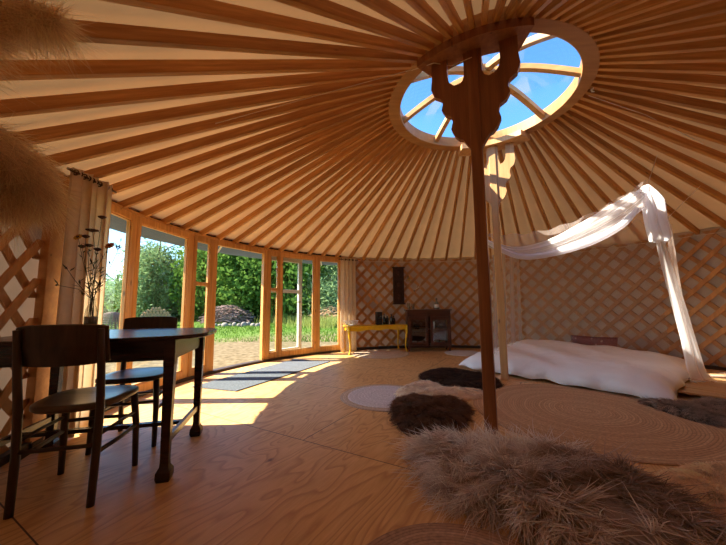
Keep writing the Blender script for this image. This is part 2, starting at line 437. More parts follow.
# ---------------------------------------------------------------- mesh helpers
class MB:
    def __init__(s):
        s.v = []; s.f = []
    def add(s, vs, fs):
        n = len(s.v)
        s.v += [tuple(map(float, p)) for p in vs]
        s.f += [tuple(i + n for i in f) for f in fs]
        return s
    def box(s, c, size, rz=0.0, M=None):
        x, y, z = size[0] / 2, size[1] / 2, size[2] / 2
        P = [Vector((a * x, b * y, d * z)) for a in (-1, 1) for b in (-1, 1) for d in (-1, 1)]
        Rm = M if M is not None else Matrix.Rotation(rz, 3, 'Z')
        P = [Rm @ p + Vector(c) for p in P]
        return s.add(P, [(0, 1, 3, 2), (4, 6, 7, 5), (0, 4, 5, 1), (2, 3, 7, 6), (0, 2, 6, 4), (1, 5, 7, 3)])
    def beam(s, a, b, w, h, upv=(0, 0, 1), w2=None, h2=None):
        a = Vector(a); b = Vector(b); d = (b - a).normalized()
        side = d.cross(Vector(upv)).normalized(); u = side.cross(d).normalized()
        w2 = w if w2 is None else w2; h2 = h if h2 is None else h2
        P = []
        for p, ww, hh in ((a, w, h), (b, w2, h2)):
            for i, j in ((-1, -1), (1, -1), (1, 1), (-1, 1)):
                P.append(p + side * (i * ww / 2) + u * (j * hh / 2))
        return s.add(P, [(3, 2, 1, 0), (4, 5, 6, 7), (0, 1, 5, 4), (1, 2, 6, 5), (2, 3, 7, 6), (3, 0, 4, 7)])
    def tube(s, pts, r, n=8, cap=True):
        pts = [Vector(p) for p in pts]
        rs = r if isinstance(r, (list, tuple)) else [r] * len(pts)
        vs = []; fs = []
        prev = None
        for i, p in enumerate(pts):
            d = (pts[min(i + 1, len(pts) - 1)] - pts[max(i - 1, 0)]).normalized()
            if prev is None:
                ref = Vector((0, 0, 1)) if abs(d.z) < 0.9 else Vector((1, 0, 0))
                a = d.cross(ref).normalized()
            else:
                a = (prev - d * prev.dot(d)).normalized()
            prev = a
            b = d.cross(a)
            for k in range(n):
                t = 2 * PI * k / n
                vs.append(p + (a * math.cos(t) + b * math.sin(t)) * rs[i])
        for i in range(len(pts) - 1):
            for k in range(n):
                k2 = (k + 1) % n
                fs.append((i * n + k, i * n + k2, (i + 1) * n + k2, (i + 1) * n + k))
        if cap:
            fs.append(tuple(range(n - 1, -1, -1)))
            fs.append(tuple((len(pts) - 1) * n + k for k in range(n)))
        return s.add(vs, fs)
    def lathe(s, prof, c=(0, 0, 0), n=24):
        vs = []; fs = []
        for r, z in prof:
            for k in range(n):
                t = 2 * PI * k / n
                vs.append((c[0] + r * math.cos(t), c[1] + r * math.sin(t), c[2] + z))
        for i in range(len(prof) - 1):
            for k in range(n):
                k2 = (k + 1) % n
                fs.append((i * n + k, i * n + k2, (i + 1) * n + k2, (i + 1) * n + k))
        fs.append(tuple(range(n - 1, -1, -1)))
        fs.append(tuple((len(prof) - 1) * n + k for k in range(n)))
        return s.add(vs, fs)
    def prism(s, poly, z0, z1):
        n = len(poly)
        vs = [(x, y, z0) for x, y in poly] + [(x, y, z1) for x, y in poly]
        fs = [tuple(range(n - 1, -1, -1)), tuple(range(n, 2 * n))]
        fs += [(i, (i + 1) % n, n + (i + 1) % n, n + i) for i in range(n)]
        return s.add(vs, fs)
    def grid(s, P, closed_u=False):
        """P[i][j] rows of points"""
        nu = len(P); nv = len(P[0])
        vs = [p for row in P for p in row]
        fs = []
        for i in range(nu if closed_u else nu - 1):
            i2 = (i + 1) % nu
            for j in range(nv - 1):
                fs.append((i * nv + j, i2 * nv + j, i2 * nv + j + 1, i * nv + j + 1))
        return s.add(vs, fs)
    def build(s, name, mat, parent=None, smooth=False, bevel=0.0, solid=0.0, loc=None, sub=0):
        me = bpy.data.meshes.new(name)
        me.from_pydata(s.v, [], s.f)
        me.materials.append(MT[mat] if isinstance(mat, str) else mat)
        if smooth:
            me.polygons.foreach_set('use_smooth', [True] * len(me.polygons))
        me.update()
        o = bpy.data.objects.new(name, me)
        COL.objects.link(o)
        if parent is not None: o.parent = parent
        if loc is not None: o.location = loc
        if solid:
            md = o.modifiers.new('thickness', 'SOLIDIFY'); md.thickness = solid; md.offset = 0
        if bevel:
            md = o.modifiers.new('bevel', 'BEVEL'); md.width = bevel; md.segments = 2; md.limit_method = 'ANGLE'
        if sub:
            md = o.modifiers.new('sub', 'SUBSURF'); md.levels = sub; md.render_levels = sub
        return o

def empty(name, loc=(0, 0, 0), rz=0.0, parent=None):
    o = bpy.data.objects.new(name, None)
    o.empty_display_size = 0.1
    COL.objects.link(o)
    o.location = loc; o.rotation_euler = (0, 0, rz)
    if parent is not None: o.parent = parent
    return o

def tag(o, label=None, cat=None, group=None, kind=None):
    if label: o['label'] = label
    if cat: o['category'] = cat
    if group: o['group'] = group
    if kind: o['kind'] = kind
    return o

def kids(o):
    return [c for c in COL.objects if c.parent == o]

def copy_tree(o, parent=None):
    c = o.copy(); COL.objects.link(c)
    if parent is not None: c.parent = parent
    for ch in kids(o): copy_tree(ch, c)
    return c

def pol(a, r, z=0.0):
    a = R_(a)
    return Vector((CX + r * math.cos(a), CY + r * math.sin(a), z))

def strands(base, direc, length, width, colr, segs=3, droop=0.0, curl=0.0, sub=None):
    """arrays of tapering ribbons; returns verts, faces, colours"""
    n = len(base)
    d = direc / (np.linalg.norm(direc, axis=1, keepdims=True) + 1e-9)
    rnd = rng.normal(size=(n, 3))
    side = np.cross(d, rnd); side /= (np.linalg.norm(side, axis=1, keepdims=True) + 1e-9)
    bend = rng.normal(size=(n, 3)) * curl
    bend[:, 2] -= droop
    V = []; C = []
    for k in range(segs + 1):
        t = k / segs
        p = base + d * (length[:, None] * t) + bend * (length[:, None] * t * t)
        w = width * (1 - t) ** 0.7
        if np.isscalar(w): w = np.full(n, w)
        if k == segs:
            V.append(p[:, None, :])
        else:
            V.append(np.stack([p - side * w[:, None] / 2, p + side * w[:, None] / 2], axis=1))
    V = np.concatenate(V, axis=1)      # n, 2*segs+1, 3
    m = 2 * segs + 1
    F = []
    for k in range(segs - 1):
        F.append([2 * k, 2 * k + 1, 2 * k + 3, 2 * k + 2])
    tri = [2 * segs - 2, 2 * segs - 1, 2 * segs]
    quads = (np.array(F)[None] + (np.arange(n) * m)[:, None, None]).reshape(-1, 4)
    tris = np.array(tri)[None] + (np.arange(n) * m)[:, None]
    # colour: root dark -> tip
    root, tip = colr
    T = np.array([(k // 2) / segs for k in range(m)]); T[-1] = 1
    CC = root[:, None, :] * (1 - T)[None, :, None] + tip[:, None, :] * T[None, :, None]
    return V.reshape(-1, 3), quads, tris, CC.reshape(-1, 3)

def fur_object(name, parts, mat, parent=None, basev=None, basef=None, basec=None, smooth=True):
    """parts: list of (verts, quads, tris, colours)"""
    V = []; F = []; C = []; n = 0
    if basev is not None and len(basev):
        V.append(np.array(basev)); C.append(np.array(basec)); F += [tuple(f) for f in basef]; n = len(basev)
    for v, q, t, c in parts:
        V.append(v); C.append(c)
        F += [tuple(x) for x in (q + n).tolist()]
        F += [tuple(x) for x in (t + n).tolist()]
        n += len(v)
    V = np.concatenate(V); C = np.concatenate(C)
    me = bpy.data.meshes.new(name)
    me.from_pydata(V.tolist(), [], F)
    at = me.color_attributes.new('fleece', 'FLOAT_COLOR', 'POINT')
    rgba = np.ones((len(V), 4), dtype=np.float32); rgba[:, :3] = np.clip(C, 0, 1)
    at.data.foreach_set('color', rgba.ravel())
    me.materials.append(MT[mat])
    if smooth: me.polygons.foreach_set('use_smooth', [True] * len(me.polygons))
    me.update()
    o = bpy.data.objects.new(name, me); COL.objects.link(o)
    if parent is not None: o.parent = parent
    return o

# ---------------------------------------------------------------- the setting
mb = MB(); mb.lathe([(3.86, -0.12), (3.86, 0.0)], (0, 0, 0), 96)
o = mb.build('floor', 'floor', loc=(0, 0, 0)); tag(o, kind='structure')
o.data.transform(Matrix.Translation((CX, CY, 0)))

def wall_cloth(name, a0, a1):
    n = int(abs(a1 - a0) / 1.2) + 1
    P = []
    for i in range(n + 1):
        a = a0 + (a1 - a0) * i / n
        row = []
        for j in range(9):
            z = -0.02 + (HW + 0.06) * j / 8
            r = RW + 0.055 + 0.010 * math.sin(a * 1.31 * 1.7 + j * 1.1) + 0.006 * math.sin(a * 3.1 + j * 2.3)
            row.append(pol(a, r, z))
        P.append(row)
    mb = MB(); mb.grid(P)
    return tag(mb.build(name, 'wallcloth', smooth=True), kind='structure')
wall_cloth('wall_back', 118.3, 45)
wall_cloth('wall_right', 45, -45)
wall_cloth('wall_front', -45, -120)
wall_cloth('wall_left', -120, -167.2)

# roof canvas: a shallow cone, slightly billowed between the poles
NP = 75
P = []
nseg = NP * 6
for i in range(nseg):
    a = 360.0 * i / nseg + 1.5
    row = []
    for j in range(15):
        t = j / 14
        r = 3.84 + (1.012 - 3.84) * t
        z = 1.925 + (3.195 - 1.925) * t + 0.045 * math.sin(PI * t) * 0.5
        z += 0.016 * abs(math.sin(PI * i / 6)) * (1 - t)
        row.append(pol(a, r, z))
    P.append(row)
mb = MB(); mb.grid(P, closed_u=True)
tag(mb.build('ceiling', 'canvas', smooth=True), kind='structure')

def arc_strip(name, mat, a0, a1, r0, r1, z0, z1, n=None):
    n = n or max(4, int(abs(a1 - a0) / 2))
    P = []
    for i in range(n + 1):
        a = a0 + (a1 - a0) * i / n
        P.append([pol(a, r0, z0), pol(a, r1, z0), pol(a, r1, z1), pol(a, r0, z1), pol(a, r0, z0)])
    m = MB(); m.grid(P)
    m.add([], [])
    return m.build(name, mat)
tag(arc_strip('baseboard_back', 'darktrim', 118.3, 0, RW - 0.045, RW + 0.03, 0, 0.05), kind='structure')
tag(arc_strip('baseboard_front', 'darktrim', 0, -165, RW - 0.045, RW + 0.03, 0, 0.05), kind='structure')
tag(arc_strip('trim_1', 'darktrim', 118, 195.6, RW - 0.06, RW + 0.05, 0, 0.035), kind='structure')
tag(arc_strip('trim_2', 'frame', 118, 195.6, RW - 0.035, RW + 0.045, 1.895, 1.925), kind='structure')
tag(arc_strip('eave_light_stop', 'darktrim', 118, 195.6, RW + 0.05, RW + 0.07, 1.89, 2.0), kind='structure')  # added dark band for the shaded eave gap, keeps light from leaking in

# glazed front: flat glazed units between posts, following the curve
def unit(name, a0, a1, glass=True, cross=None, fr=0.042, kindname='frame', jl=None, jr=None):
    """a0..a1 limits of the clear glass; frame members outside it"""
    root = empty(name, pol((a0 + a1) / 2, RW, 0)); tag(root, kind='structure')
    base = root.location
    A = pol(a0, RW, 0); B = pol(a1, RW, 0)
    d = (B - A).normalized(); nrm = Vector((0, 0, 1)).cross(d)
    jl = fr if jl is None else jl; jr = fr if jr is None else jr
    z0, z1, g0, g1 = 0.035, 1.897, 0.125, 1.825
    m = MB()
    L_ = lambda v: v - base
    m.beam(L_(A - d * jl / 2 + Vector((0, 0, z0))), L_(A - d * jl / 2 + Vector((0, 0, z1))), jl, 0.06, upv=nrm)
    m.beam(L_(B + d * jr / 2 + Vector((0, 0, z0))), L_(B + d * jr / 2 + Vector((0, 0, z1))), jr, 0.06, upv=nrm)
    m.beam(L_(A + Vector((0, 0, (g1 + z1) / 2))), L_(B + Vector((0, 0, (g1 + z1) / 2))), 0.058, z1 - g1)
    if glass:
        m.beam(L_(A + Vector((0, 0, (g0 + z0) / 2))), L_(B + Vector((0, 0, (g0 + z0) / 2))), 0.058, g0 - z0)
    f = m.build('frame', 'frame', root, bevel=0.005)
    # slim inner bead
    if glass:
        mm = MB()
        for p, q in ((A, A), (B, B)):
            s = d * (0.006 if p is A else -0.006)
            mm.beam(L_(p + s + Vector((0, 0, g0))), L_(p + s + Vector((0, 0, g1))), 0.014, 0.03, upv=nrm)
        mm.beam(L_(A + Vector((0, 0, g0 + 0.006))), L_(B + Vector((0, 0, g0 + 0.006))), 0.03, 0.014)
        mm.beam(L_(A + Vector((0, 0, g1 - 0.006))), L_(B + Vector((0, 0, g1 - 0.006))), 0.03, 0.014)
        mm.build('glazing_bead', 'frame', f)
        g = MB(); g.beam(L_(A + Vector((0, 0, (g0 + g1) / 2))), L_(B + Vector((0, 0, (g0 + g1) / 2))), 0.004, g1 - g0)
        g.build('pane', 'glass', root)
    if cross:
        c = MB(); c.beam(L_(A + Vector((0, 0, cross))), L_(B + Vector((0, 0, cross))), 0.05, 0.05)
        c.build('crosspiece', 'frame', root, bevel=0.004)
    return root
unit('window_1', 192.6, 180.45, jl=0.04, jr=0.085)
unit('window_2', 178.3, 166.9, jl=0.054, jr=0.10)
unit('window_3', 164.5, 160.9, cross=1.24, jl=0.055, jr=0.055)
unit('door_1', 158.8, 144.85, glass=False, jl=0.08, jr=0.072)
unit('window_4', 142.5, 140.1, cross=1.22, jl=0.08, jr=0.04)
unit('window_5', 138.6, 128.2, jl=0.056, jr=0.07)
unit('window_6', 126.1, 119.4, jl=0.065, jr=0.07)
# broad board closing the wall beside the first window
m = MB(); A = pol(193.3, RW - 0.02, 0); B = pol(195.6, RW - 0.02, 0)
m.beam(A + Vector((0, 0, 0.97)), B + Vector((0, 0, 0.97)), 0.05, 1.87)
tag(m.build('trim_4', 'ring', bevel=0.004), kind='structure')

# the door leaf, swung right round and standing open against the outside
hinge = pol(144.0, RW + 0.07, 0)
ang = R_(51)
dv = Vector((math.cos(ang), math.sin(ang), 0)); nv = Vector((0, 0, 1)).cross(dv)
root = empty('door_leaf', hinge)
tag(root, 'pale glazed door leaf folded open outside the windows', 'door')
m = MB(); W = 0.86
m.beam(Vector((0.04, 0, 0)).x * dv + Vector((0, 0, 0.02)), 0.04 * dv + Vector((0, 0, 1.83)), 0.08, 0.05, upv=nv)
m.beam(dv * (W - 0.04) + Vector((0, 0, 0.02)), dv * (W - 0.04) + Vector((0, 0, 1.83)), 0.08, 0.05, upv=nv)
m.beam(dv * 0.08 + Vector((0, 0, 1.79)), dv * (W - 0.08) + Vector((0, 0, 1.79)), 0.05, 0.08)
m.beam(dv * 0.08 + Vector((0, 0, 0.09)), dv * (W - 0.08) + Vector((0, 0, 0.09)), 0.05, 0.14)
m.beam(dv * 0.08 + Vector((0, 0, 1.2)), dv * (W - 0.08) + Vector((0, 0, 1.2)), 0.05, 0.06)
m.build('stile_frame', 'doorwhite', root, bevel=0.004)
for za, zb in ((0.16, 1.17), (1.23, 1.75)):
    g = MB(); g.beam(dv * 0.08 + Vector((0, 0, (za + zb) / 2)), dv * (W - 0.08) + Vector((0, 0, (za + zb) / 2)), 0.005, zb - za)
    g.build('pane', 'glass', root)
h = MB(); q = dv * (W - 0.04) - nv * 0.045 + Vector((0, 0, 1.0))
h.tube([q + nv * 0.025, q, q - dv * 0.11], 0.009)
h.build('door_handle', 'eyelet', root, smooth=True)

# outer canvas flap over the glass, held by little battens
root = empty('canvas_awning', pol(155, RW + 0.1, 1.95))
tag(root, 'blue-grey canvas awning flap hanging outside along the top of the windows', 'awning')
P = []
for i in range(121):
    a = 196 - (196 - 116) * i / 120
    dr = 0.006 * math.sin(i * 0.55)
    row = []
    for j in range(7):
        t = j / 6
        r = RW + 0.072 + (0.41 + dr) * t
        z = 1.905 - 0.085 * t - 0.012 * math.sin(PI * t) + 0.003 * math.sin(i * 0.7) * t
        row.append(pol(a, r, z) - root.location)
    P.append(row)
m = MB(); m.grid(P); m.build('flap', 'awning', root, smooth=True, solid=0.004)
for i in range(3):
    a = 187 - i * 31
    m = MB(); m.beam(pol(a, RW + 0.08, 1.882) - root.location, pol(a - 3, RW + 0.47, 1.80) - root.location, 0.025, 0.02)
    m.build('batten', 'doorwhite', root)

# ---------------------------------------------------------------- lattice wall
def lattice(a0, a1, label):
    per = 0.265; r1, r2 = RW + 0.004, RW - 0.012
    root = empty('lattice_panel', pol((a0 + a1) / 2, RW, 0))
    tag(root, label, 'lattice')
    base = root.location
    arc0 = min(a0, a1); arc1 = max(a0, a1)
    s0 = R_(arc0) * RW; s1 = R_(arc1) * RW
    zt = HW - 0.01; zb = 0.03
    for sgn, rr, nm in ((1, r1, 'rear_slats'), (-1, r2, 'front_slats')):
        m = MB()
        k0 = int(math.floor((s0 - zt) / per)) - 1; k1 = int(math.ceil((s1 + zt) / per)) + 1
        for k in range(k0, k1):
            sb = k * per + (0.07 if sgn > 0 else 0.02)
            jit = 0.012 * math.sin(k * 12.9 + sgn)
            pts = []
            ns = 16
            c0 = sb + jit
            za, zc = sorted(((s0 - c0) * sgn + zb, (s1 - c0) * sgn + zb))
            za = max(za, zb); zc = min(zc, zt)
            if zc - za > 0.01:
                for i in range(ns + 1):
                    z = za + (zc - za) * i / ns
                    pts.append((c0 + sgn * (z - zb), z))
            if len(pts) < 2: continue
            vs = []; fs = []
            hw = 0.041; th = 0.006
            for s, z in pts:
                a = math.degrees(s / RW)
                for (q, dr) in ((-hw, -th), (hw, -th), (hw, th), (-hw, th)):
                    vs.append(pol(a + math.degrees(q / RW), rr + dr, z) - base)
            for i in range(len(pts) - 1):
                for c in range(4):
                    fs.append((i * 4 + c, i * 4 + (c + 1) % 4, i * 4 + 4 + (c + 1) % 4, i * 4 + 4 + c))
            fs.append((3, 2, 1, 0)); e = (len(pts) - 1) * 4
            fs.append((e, e + 1, e + 2, e + 3))
            m.add(vs, fs)
        m.build(nm, 'slat', root)
    # tie cord along the top
    m = MB(); m.tube([pol(arc0 + (arc1 - arc0) * i / 30, RW - 0.026, HW - 0.06 + 0.006 * math.sin(i)) - base for i in range(31)], 0.004, 5)
    m.build('tie_cord', 'cord', root)
    return root
lattice(69.05, 118.0, 'crossed wooden slat lattice behind the cabinet and yellow bench')
lattice(26.55, 69.0, 'crossed wooden slat lattice along the wall behind the bed')
lattice(-28.0, 26.5, 'crossed wooden slat lattice at the right edge of the photo')
lattice(-80.0, -28.05, 'crossed wooden slat lattice right of the camera out of view')
lattice(-123.0, -80.05, 'crossed wooden slat lattice behind the camera out of view')
lattice(-164.2, -123.05, 'crossed wooden slat lattice behind the dining table at left')

# ---------------------------------------------------------------- roof poles
ORD = ['first', 'second', 'third', 'fourth', 'fifth', 'sixth', 'seventh', 'eighth', 'ninth', 'tenth', 'eleventh', 'twelfth', 'thirteenth', 'fourteenth', 'fifteenth',
       'sixteenth', 'seventeenth', 'eighteenth', 'nineteenth', 'twentieth', 'last but one', 'last']
# (from angle, to angle) counted clockwise, which is left to right in the photo
ZONES = [(193, 166, 'ending above the first two windows'), (166, 158.5, 'above the narrow window left of the doorway'), (158.5, 144, 'ending above the open doorway'),
         (144, 127.5, 'above the window with the door leaf'), (127.5, 113, 'above the last window and right curtain'), (113, 96, 'above the lattice by the wall panel'),
         (96, 78, 'ending above the dark cabinet'), (78, 60, 'ending behind the two pillars'), (60, 36, 'ending above the net behind the bed'), (36, 12, 'ending above the lattice at the right edge')]
dd = 360.0 / NP
pole_info = []
for i in range(NP):
    a = (120.1 + i * dd) % 360
    hit = [z for z in ZONES if z[1] < a <= z[0]]
    txt = hit[0][2] if hit else None
    pole_info.append((a, txt))
def pole_label(a):
    txt = min(pole_info, key=lambda q: abs(q[0] - a))[1]
    if txt:
        mem = sorted([q[0] for q in pole_info if q[1] == txt], reverse=True)
        k = min(range(len(mem)), key=lambda j: abs(mem[j] - a))
        return 'roof pole, %s from left of those %s' % (ORD[k], txt)
    if a <= 12 or a > 270:
        mem = sorted([q[0] for q in pole_info if q[1] is None and (q[0] <= 12 or q[0] > 270)], key=lambda x: -((x + 90) % 360))
        k = min(range(len(mem)), key=lambda j: abs(mem[j] - a))
        return 'wooden roof pole, %s down among those crossing the upper right corner' % ORD[len(mem) - 1 - k] if len(mem) <= len(ORD) else 'roof pole'
    mem = sorted([q[0] for q in pole_info if q[1] is None and 193 < q[0] <= 270])
    k = min(range(len(mem)), key=lambda j: abs(mem[j] - a))
    return 'wooden roof pole, %s up among those crossing the upper left corner' % ORD[k]
proto = None
rl = math.hypot(RW + 0.03 - 1.0, 0)
for i in range(NP):
    a = 120.1 + i * dd
    A = pol(a, RW + 0.02, 1.922); B = pol(a, 0.995, 3.122)
    d = B - A
    if proto is None:
        m = MB(); m.box((d.length / 2, 0, 0), (d.length, 0.041, 0.074))
        proto = m.build('roof_pole', 'pole', bevel=0.004); o = proto
    else:
        o = proto.copy(); COL.objects.link(o)
    o.location = A
    o.rotation_euler = d.to_track_quat('X', 'Z').to_euler()
    tag(o, pole_label(a % 360), 'pole', 'roof poles under the canvas')

# ---------------------------------------------------------------- crown
root = empty('skylight', (CX, CY, ZR))
tag(root, 'round wooden skylight ring with curved ribs and clear dome at the roof centre', 'skylight')
m = MB()
P = []
for i in range(96):
    t = 2 * PI * i / 96
    P.append([(r * math.cos(t), r * math.sin(t), z) for r, z in ((0.885, 0.004), (0.892, 0), (1.008, 0), (1.015, 0.006), (1.015, 0.13), (0.885, 0.13), (0.885, 0.004))])
m.grid(P, closed_u=True)
m.build('ring', 'ring', root)
for k in range(8):
    a = R_(20 + 45 * k)
    m = MB(); P = []
    for i in range(15):
        t = i / 14
        r = 0.89 * (1 - t) + 0.05 * t
        z = 0.06 + 0.29 * math.sin(t * PI / 2)
        c = Vector((r * math.cos(a), r * math.sin(a), z)); s = Vector((-math.sin(a), math.cos(a), 0))
        P.append([c + s * 0.03 + Vector((0, 0, -0.03)), c - s * 0.03 + Vector((0, 0, -0.03)), c - s * 0.03 + Vector((0, 0, 0.03)), c + s * 0.03 + Vector((0, 0, 0.03)), c + s * 0.03 + Vector((0, 0, -0.03))])
    m.grid(P); m.build('rib', 'ring', root, bevel=0.004)
m = MB(); m.lathe([(0.10, 0.30), (0.11, 0.31), (0.11, 0.39), (0.09, 0.40)], n=24); m.build('hub', 'ring', root, smooth=False)
m = MB(); P = []
for i in range(64):
    a = 2 * PI * i / 64
    P.append([((0.97 * math.cos(t) + 0.02) * math.cos(a), (0.97 * math.cos(t) + 0.02) * math.sin(a), 0.135 + 0.30 * math.sin(t)) for t in [j * PI / 2 / 10 for j in range(11)]])
m.grid(P, closed_u=True)
m.build('dome', 'glass', root, smooth=True)

# ---------------------------------------------------------------- two carved pillars
def pillar(x, y, label, pm, ws=1.0):
    rad = Vector((x - CX, y - CY, 0)).normalized()
    rz = math.atan2(rad.y, rad.x)
    root = empty('support_pillar', (x, y, 0), rz)      # local +x points outwards, y along the ring
    tag(root, label, 'pillar')
    m = MB(); m.box((0, 0, 1.50), (0.085, 0.085, 3.0)); m.build('post', pm, root, bevel=0.006)
    # carved board: outline in (y, z)
    half = [(0.045, 2.17), (0.075, 2.22), (0.10, 2.26), (0.13, 2.27), (0.165, 2.31), (0.19, 2.37), (0.175, 2.43), (0.185, 2.48), (0.235, 2.51),
            (0.262, 2.56), (0.25, 2.61), (0.262, 2.66), (0.32, 2.70), (0.345, 2.77), (0.335, 2.86), (0.335, 3.0)]
    inner = [(0.205, 3.0), (0.205, 2.84), (0.19, 2.785), (0.155, 2.75), (0.115, 2.742), (0.085, 2.765), (0.07, 2.81), (0.07, 3.0)]
    # right and left wings, each a triangulable outline, plus the middle strip
    for sg in (1, -1):
        poly = [(0.0, 2.17)] + [(max(0.043, a * ws), z) for a, z in half] + [(a * (ws if a > 0.1 else 1.0), z) for a, z in inner] + [(0.0, 3.0)]
        bmv = [(0.05, sg * a, z) for a, z in poly]
        mm = MB(); n = len(poly)
        vs = [(0.028, sg * a, z) for a, z in poly] + [(-0.028, sg * a, z) for a, z in poly]
        fs = [tuple(range(n)), tuple(range(2 * n - 1, n - 1, -1))] + [(i, n + i, n + (i + 1) % n, (i + 1) % n) for i in range(n)]
        if sg < 0: fs = [tuple(reversed(f)) for f in fs]
        mm.add(vs, fs)
        ob = mm.build('carved_bracket', pm, root)
    # curved plate under the ring
    dist = (Vector((x, y, 0)) - Vector((CX, CY, 0))).length
    mm = MB(); P = []
    for i in range(25):
        t = R_(-26 + 52 * i / 24)
        row = []
        for r, z in ((0.80, 3.0), (1.03, 3.0), (1.03, 3.068), (0.80, 3.068), (0.80, 3.0)):
            row.append((r * math.cos(t) - dist, r * math.sin(t), z))
        P.append(row)
    mm.grid(P)
    e = len(P) - 1
    mm.add([P[0][i] for i in range(4)] + [P[e][i] for i in range(4)], [(0, 1, 2, 3), (7, 6, 5, 4)])
    mm.build('top_plate', pm, root)
    return root
pillar(0.925, 2.363, 'nearer wooden pillar with carved fork-shaped bracket, foot among the sheepskins', 'pillarshade')
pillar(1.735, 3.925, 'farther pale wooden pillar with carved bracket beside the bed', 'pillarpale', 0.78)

# ---------------------------------------------------------------- curtains
def curtain(p0, p1, z0, z1, folds, amp, label, ends=1.0, rings=True, gather=0.0):
    root = empty('curtain', ((p0[0] + p1[0]) / 2, (p0[1] + p1[1]) / 2, z0))
    tag(root, label, 'curtain')
    b = root.location
    a = Vector((p0[0], p0[1], 0)); c = Vector((p1[0], p1[1], 0))
    d = (c - a); L = d.length; d.normalize(); nn = Vector((-d.y, d.x, 0))
    nu = folds * 10
    P = []
    for i in range(nu + 1):
        t = i / nu
        row = []
        for j in range(15):
            s = j / 14
            z = z0 + (z1 - z0) * s
            ph = t * folds * 2 * PI
            am = amp * (1.15 - 0.3 * s) * (1 + 0.35 * math.sin(t * 17 + 1.3))
            off = nn * (am * math.sin(ph + 0.35 * math.sin(3 * s + t * 5))) + d * (0.35 * am * math.sin(2 * ph))
            w = 1 - gather * math.sin(PI * (1 - s)) 
            p = a + d * (L * (0.5 + (t - 0.5) * w)) + off
            row.append(Vector((p.x, p.y, z)) - Vector(b))
        P.append(row)
    m = MB(); m.grid(P); cl = m.build('cloth', 'curtain', root, smooth=True, solid=0.003)
    m = MB(); m.tube([a - d * 0.05 + Vector((0, 0, z1 - 0.035)) - Vector(b), c + d * 0.05 + Vector((0, 0, z1 - 0.035)) - Vector(b)], 0.009)
    m.build('curtain_rod', 'eyelet', root, smooth=True)
    if rings:
        for i in range(folds * 2):
            t = (i + 0.5) / (folds * 2)
            p = a + d * (L * t) + Vector((0, 0, z1 - 0.035)) - Vector(b)
            m = MB(); pts = [p + nn * (0.019 * math.cos(q)) + Vector((0, 0, 0.019 * math.sin(q))) for q in [2 * PI * k / 10 for k in range(11)]]
            m.tube(pts, 0.005, 5); m.build('eyelet', 'eyelet', root, smooth=True)
    return root
curtain((-2.10, 2.16), (-2.125, 2.53), 0.02, 1.955, 5, 0.034, 'cream linen eyelet curtain hanging beside the dining table')
pa = pol(119.8, RW - 0.16); pb = pol(114.3, RW - 0.16)
curtain((pa.x, pa.y), (pb.x, pb.y), 0.02, 1.895, 4, 0.028, 'cream curtain hanging behind the yellow bench at the end of the windows')

# ---------------------------------------------------------------- dining table and chairs
def dining_table():
    c = Vector((-1.595, 1.965, 0)); ax = Vector((0.972, 0.236, 0)); rz = math.atan2(ax.y, ax.x)
    root = empty('dining_table', c, rz)
    tag(root, 'dark polished wooden dining table with a rounded end by the left wall', 'table')
    poly = []
    for k in range(48):
        t = 2 * PI * k / 48
        cx, sy = math.cos(t), math.sin(t)
        e = 0.55
        poly.append((0.555 * math.copysign(abs(cx) ** e, cx) if cx < 0 else 0.60 * abs(cx) ** 0.62, 0.385 * math.copysign(abs(sy) ** e, sy)))
    poly = [(max(-0.50, px), py) for px, py in poly]
    m = MB(); m.prism(poly, 0.745, 0.77); m.build('tabletop', 'darkwood', root, bevel=0.006)
    for y in (-0.30, 0.30):
        m = MB(); m.beam((-0.405, y, 0.69), (0.425, y, 0.69), 0.022, 0.11); m.build('apron', 'darkwood', root)
    for x in (-0.43, 0.45):
        m = MB(); m.beam((x, -0.275, 0.69), (x, 0.275, 0.69), 0.022, 0.11); m.build('apron', 'darkwood', root)
    for sx, sy in ((0.45, -0.30), (0.45, 0.30), (-0.43, -0.30), (-0.43, 0.30)):
        m = MB()
        zz = [(0.0, 0.030), (0.02, 0.036), (0.05, 0.035), (0.075, 0.022), (0.10, 0.020), (0.60, 0.026), (0.61, 0.028), (0.745, 0.028)]
        P = [[(sx + i * w, sy + j * w, z) for i, j in ((-1, -1), (1, -1), (1, 1), (-1, 1), (-1, -1))] for z, w in zz]
        m.grid(P); m.add([P[0][k] for k in range(4)], [(3, 2, 1, 0)])
        m.build('leg', 'darkwood', root, bevel=0.004)
    m = MB(); m.beam((0.45, -0.29, 0.20), (0.45, 0.29, 0.20), 0.022, 0.035); m.beam((-0.43, -0.29, 0.20), (-0.43, 0.29, 0.20), 0.022, 0.035)
    m.beam((-0.43, 0, 0.20), (0.45, 0, 0.20), 0.035, 0.022)
    m.build('stretcher', 'darkwood', root)
dining_table()

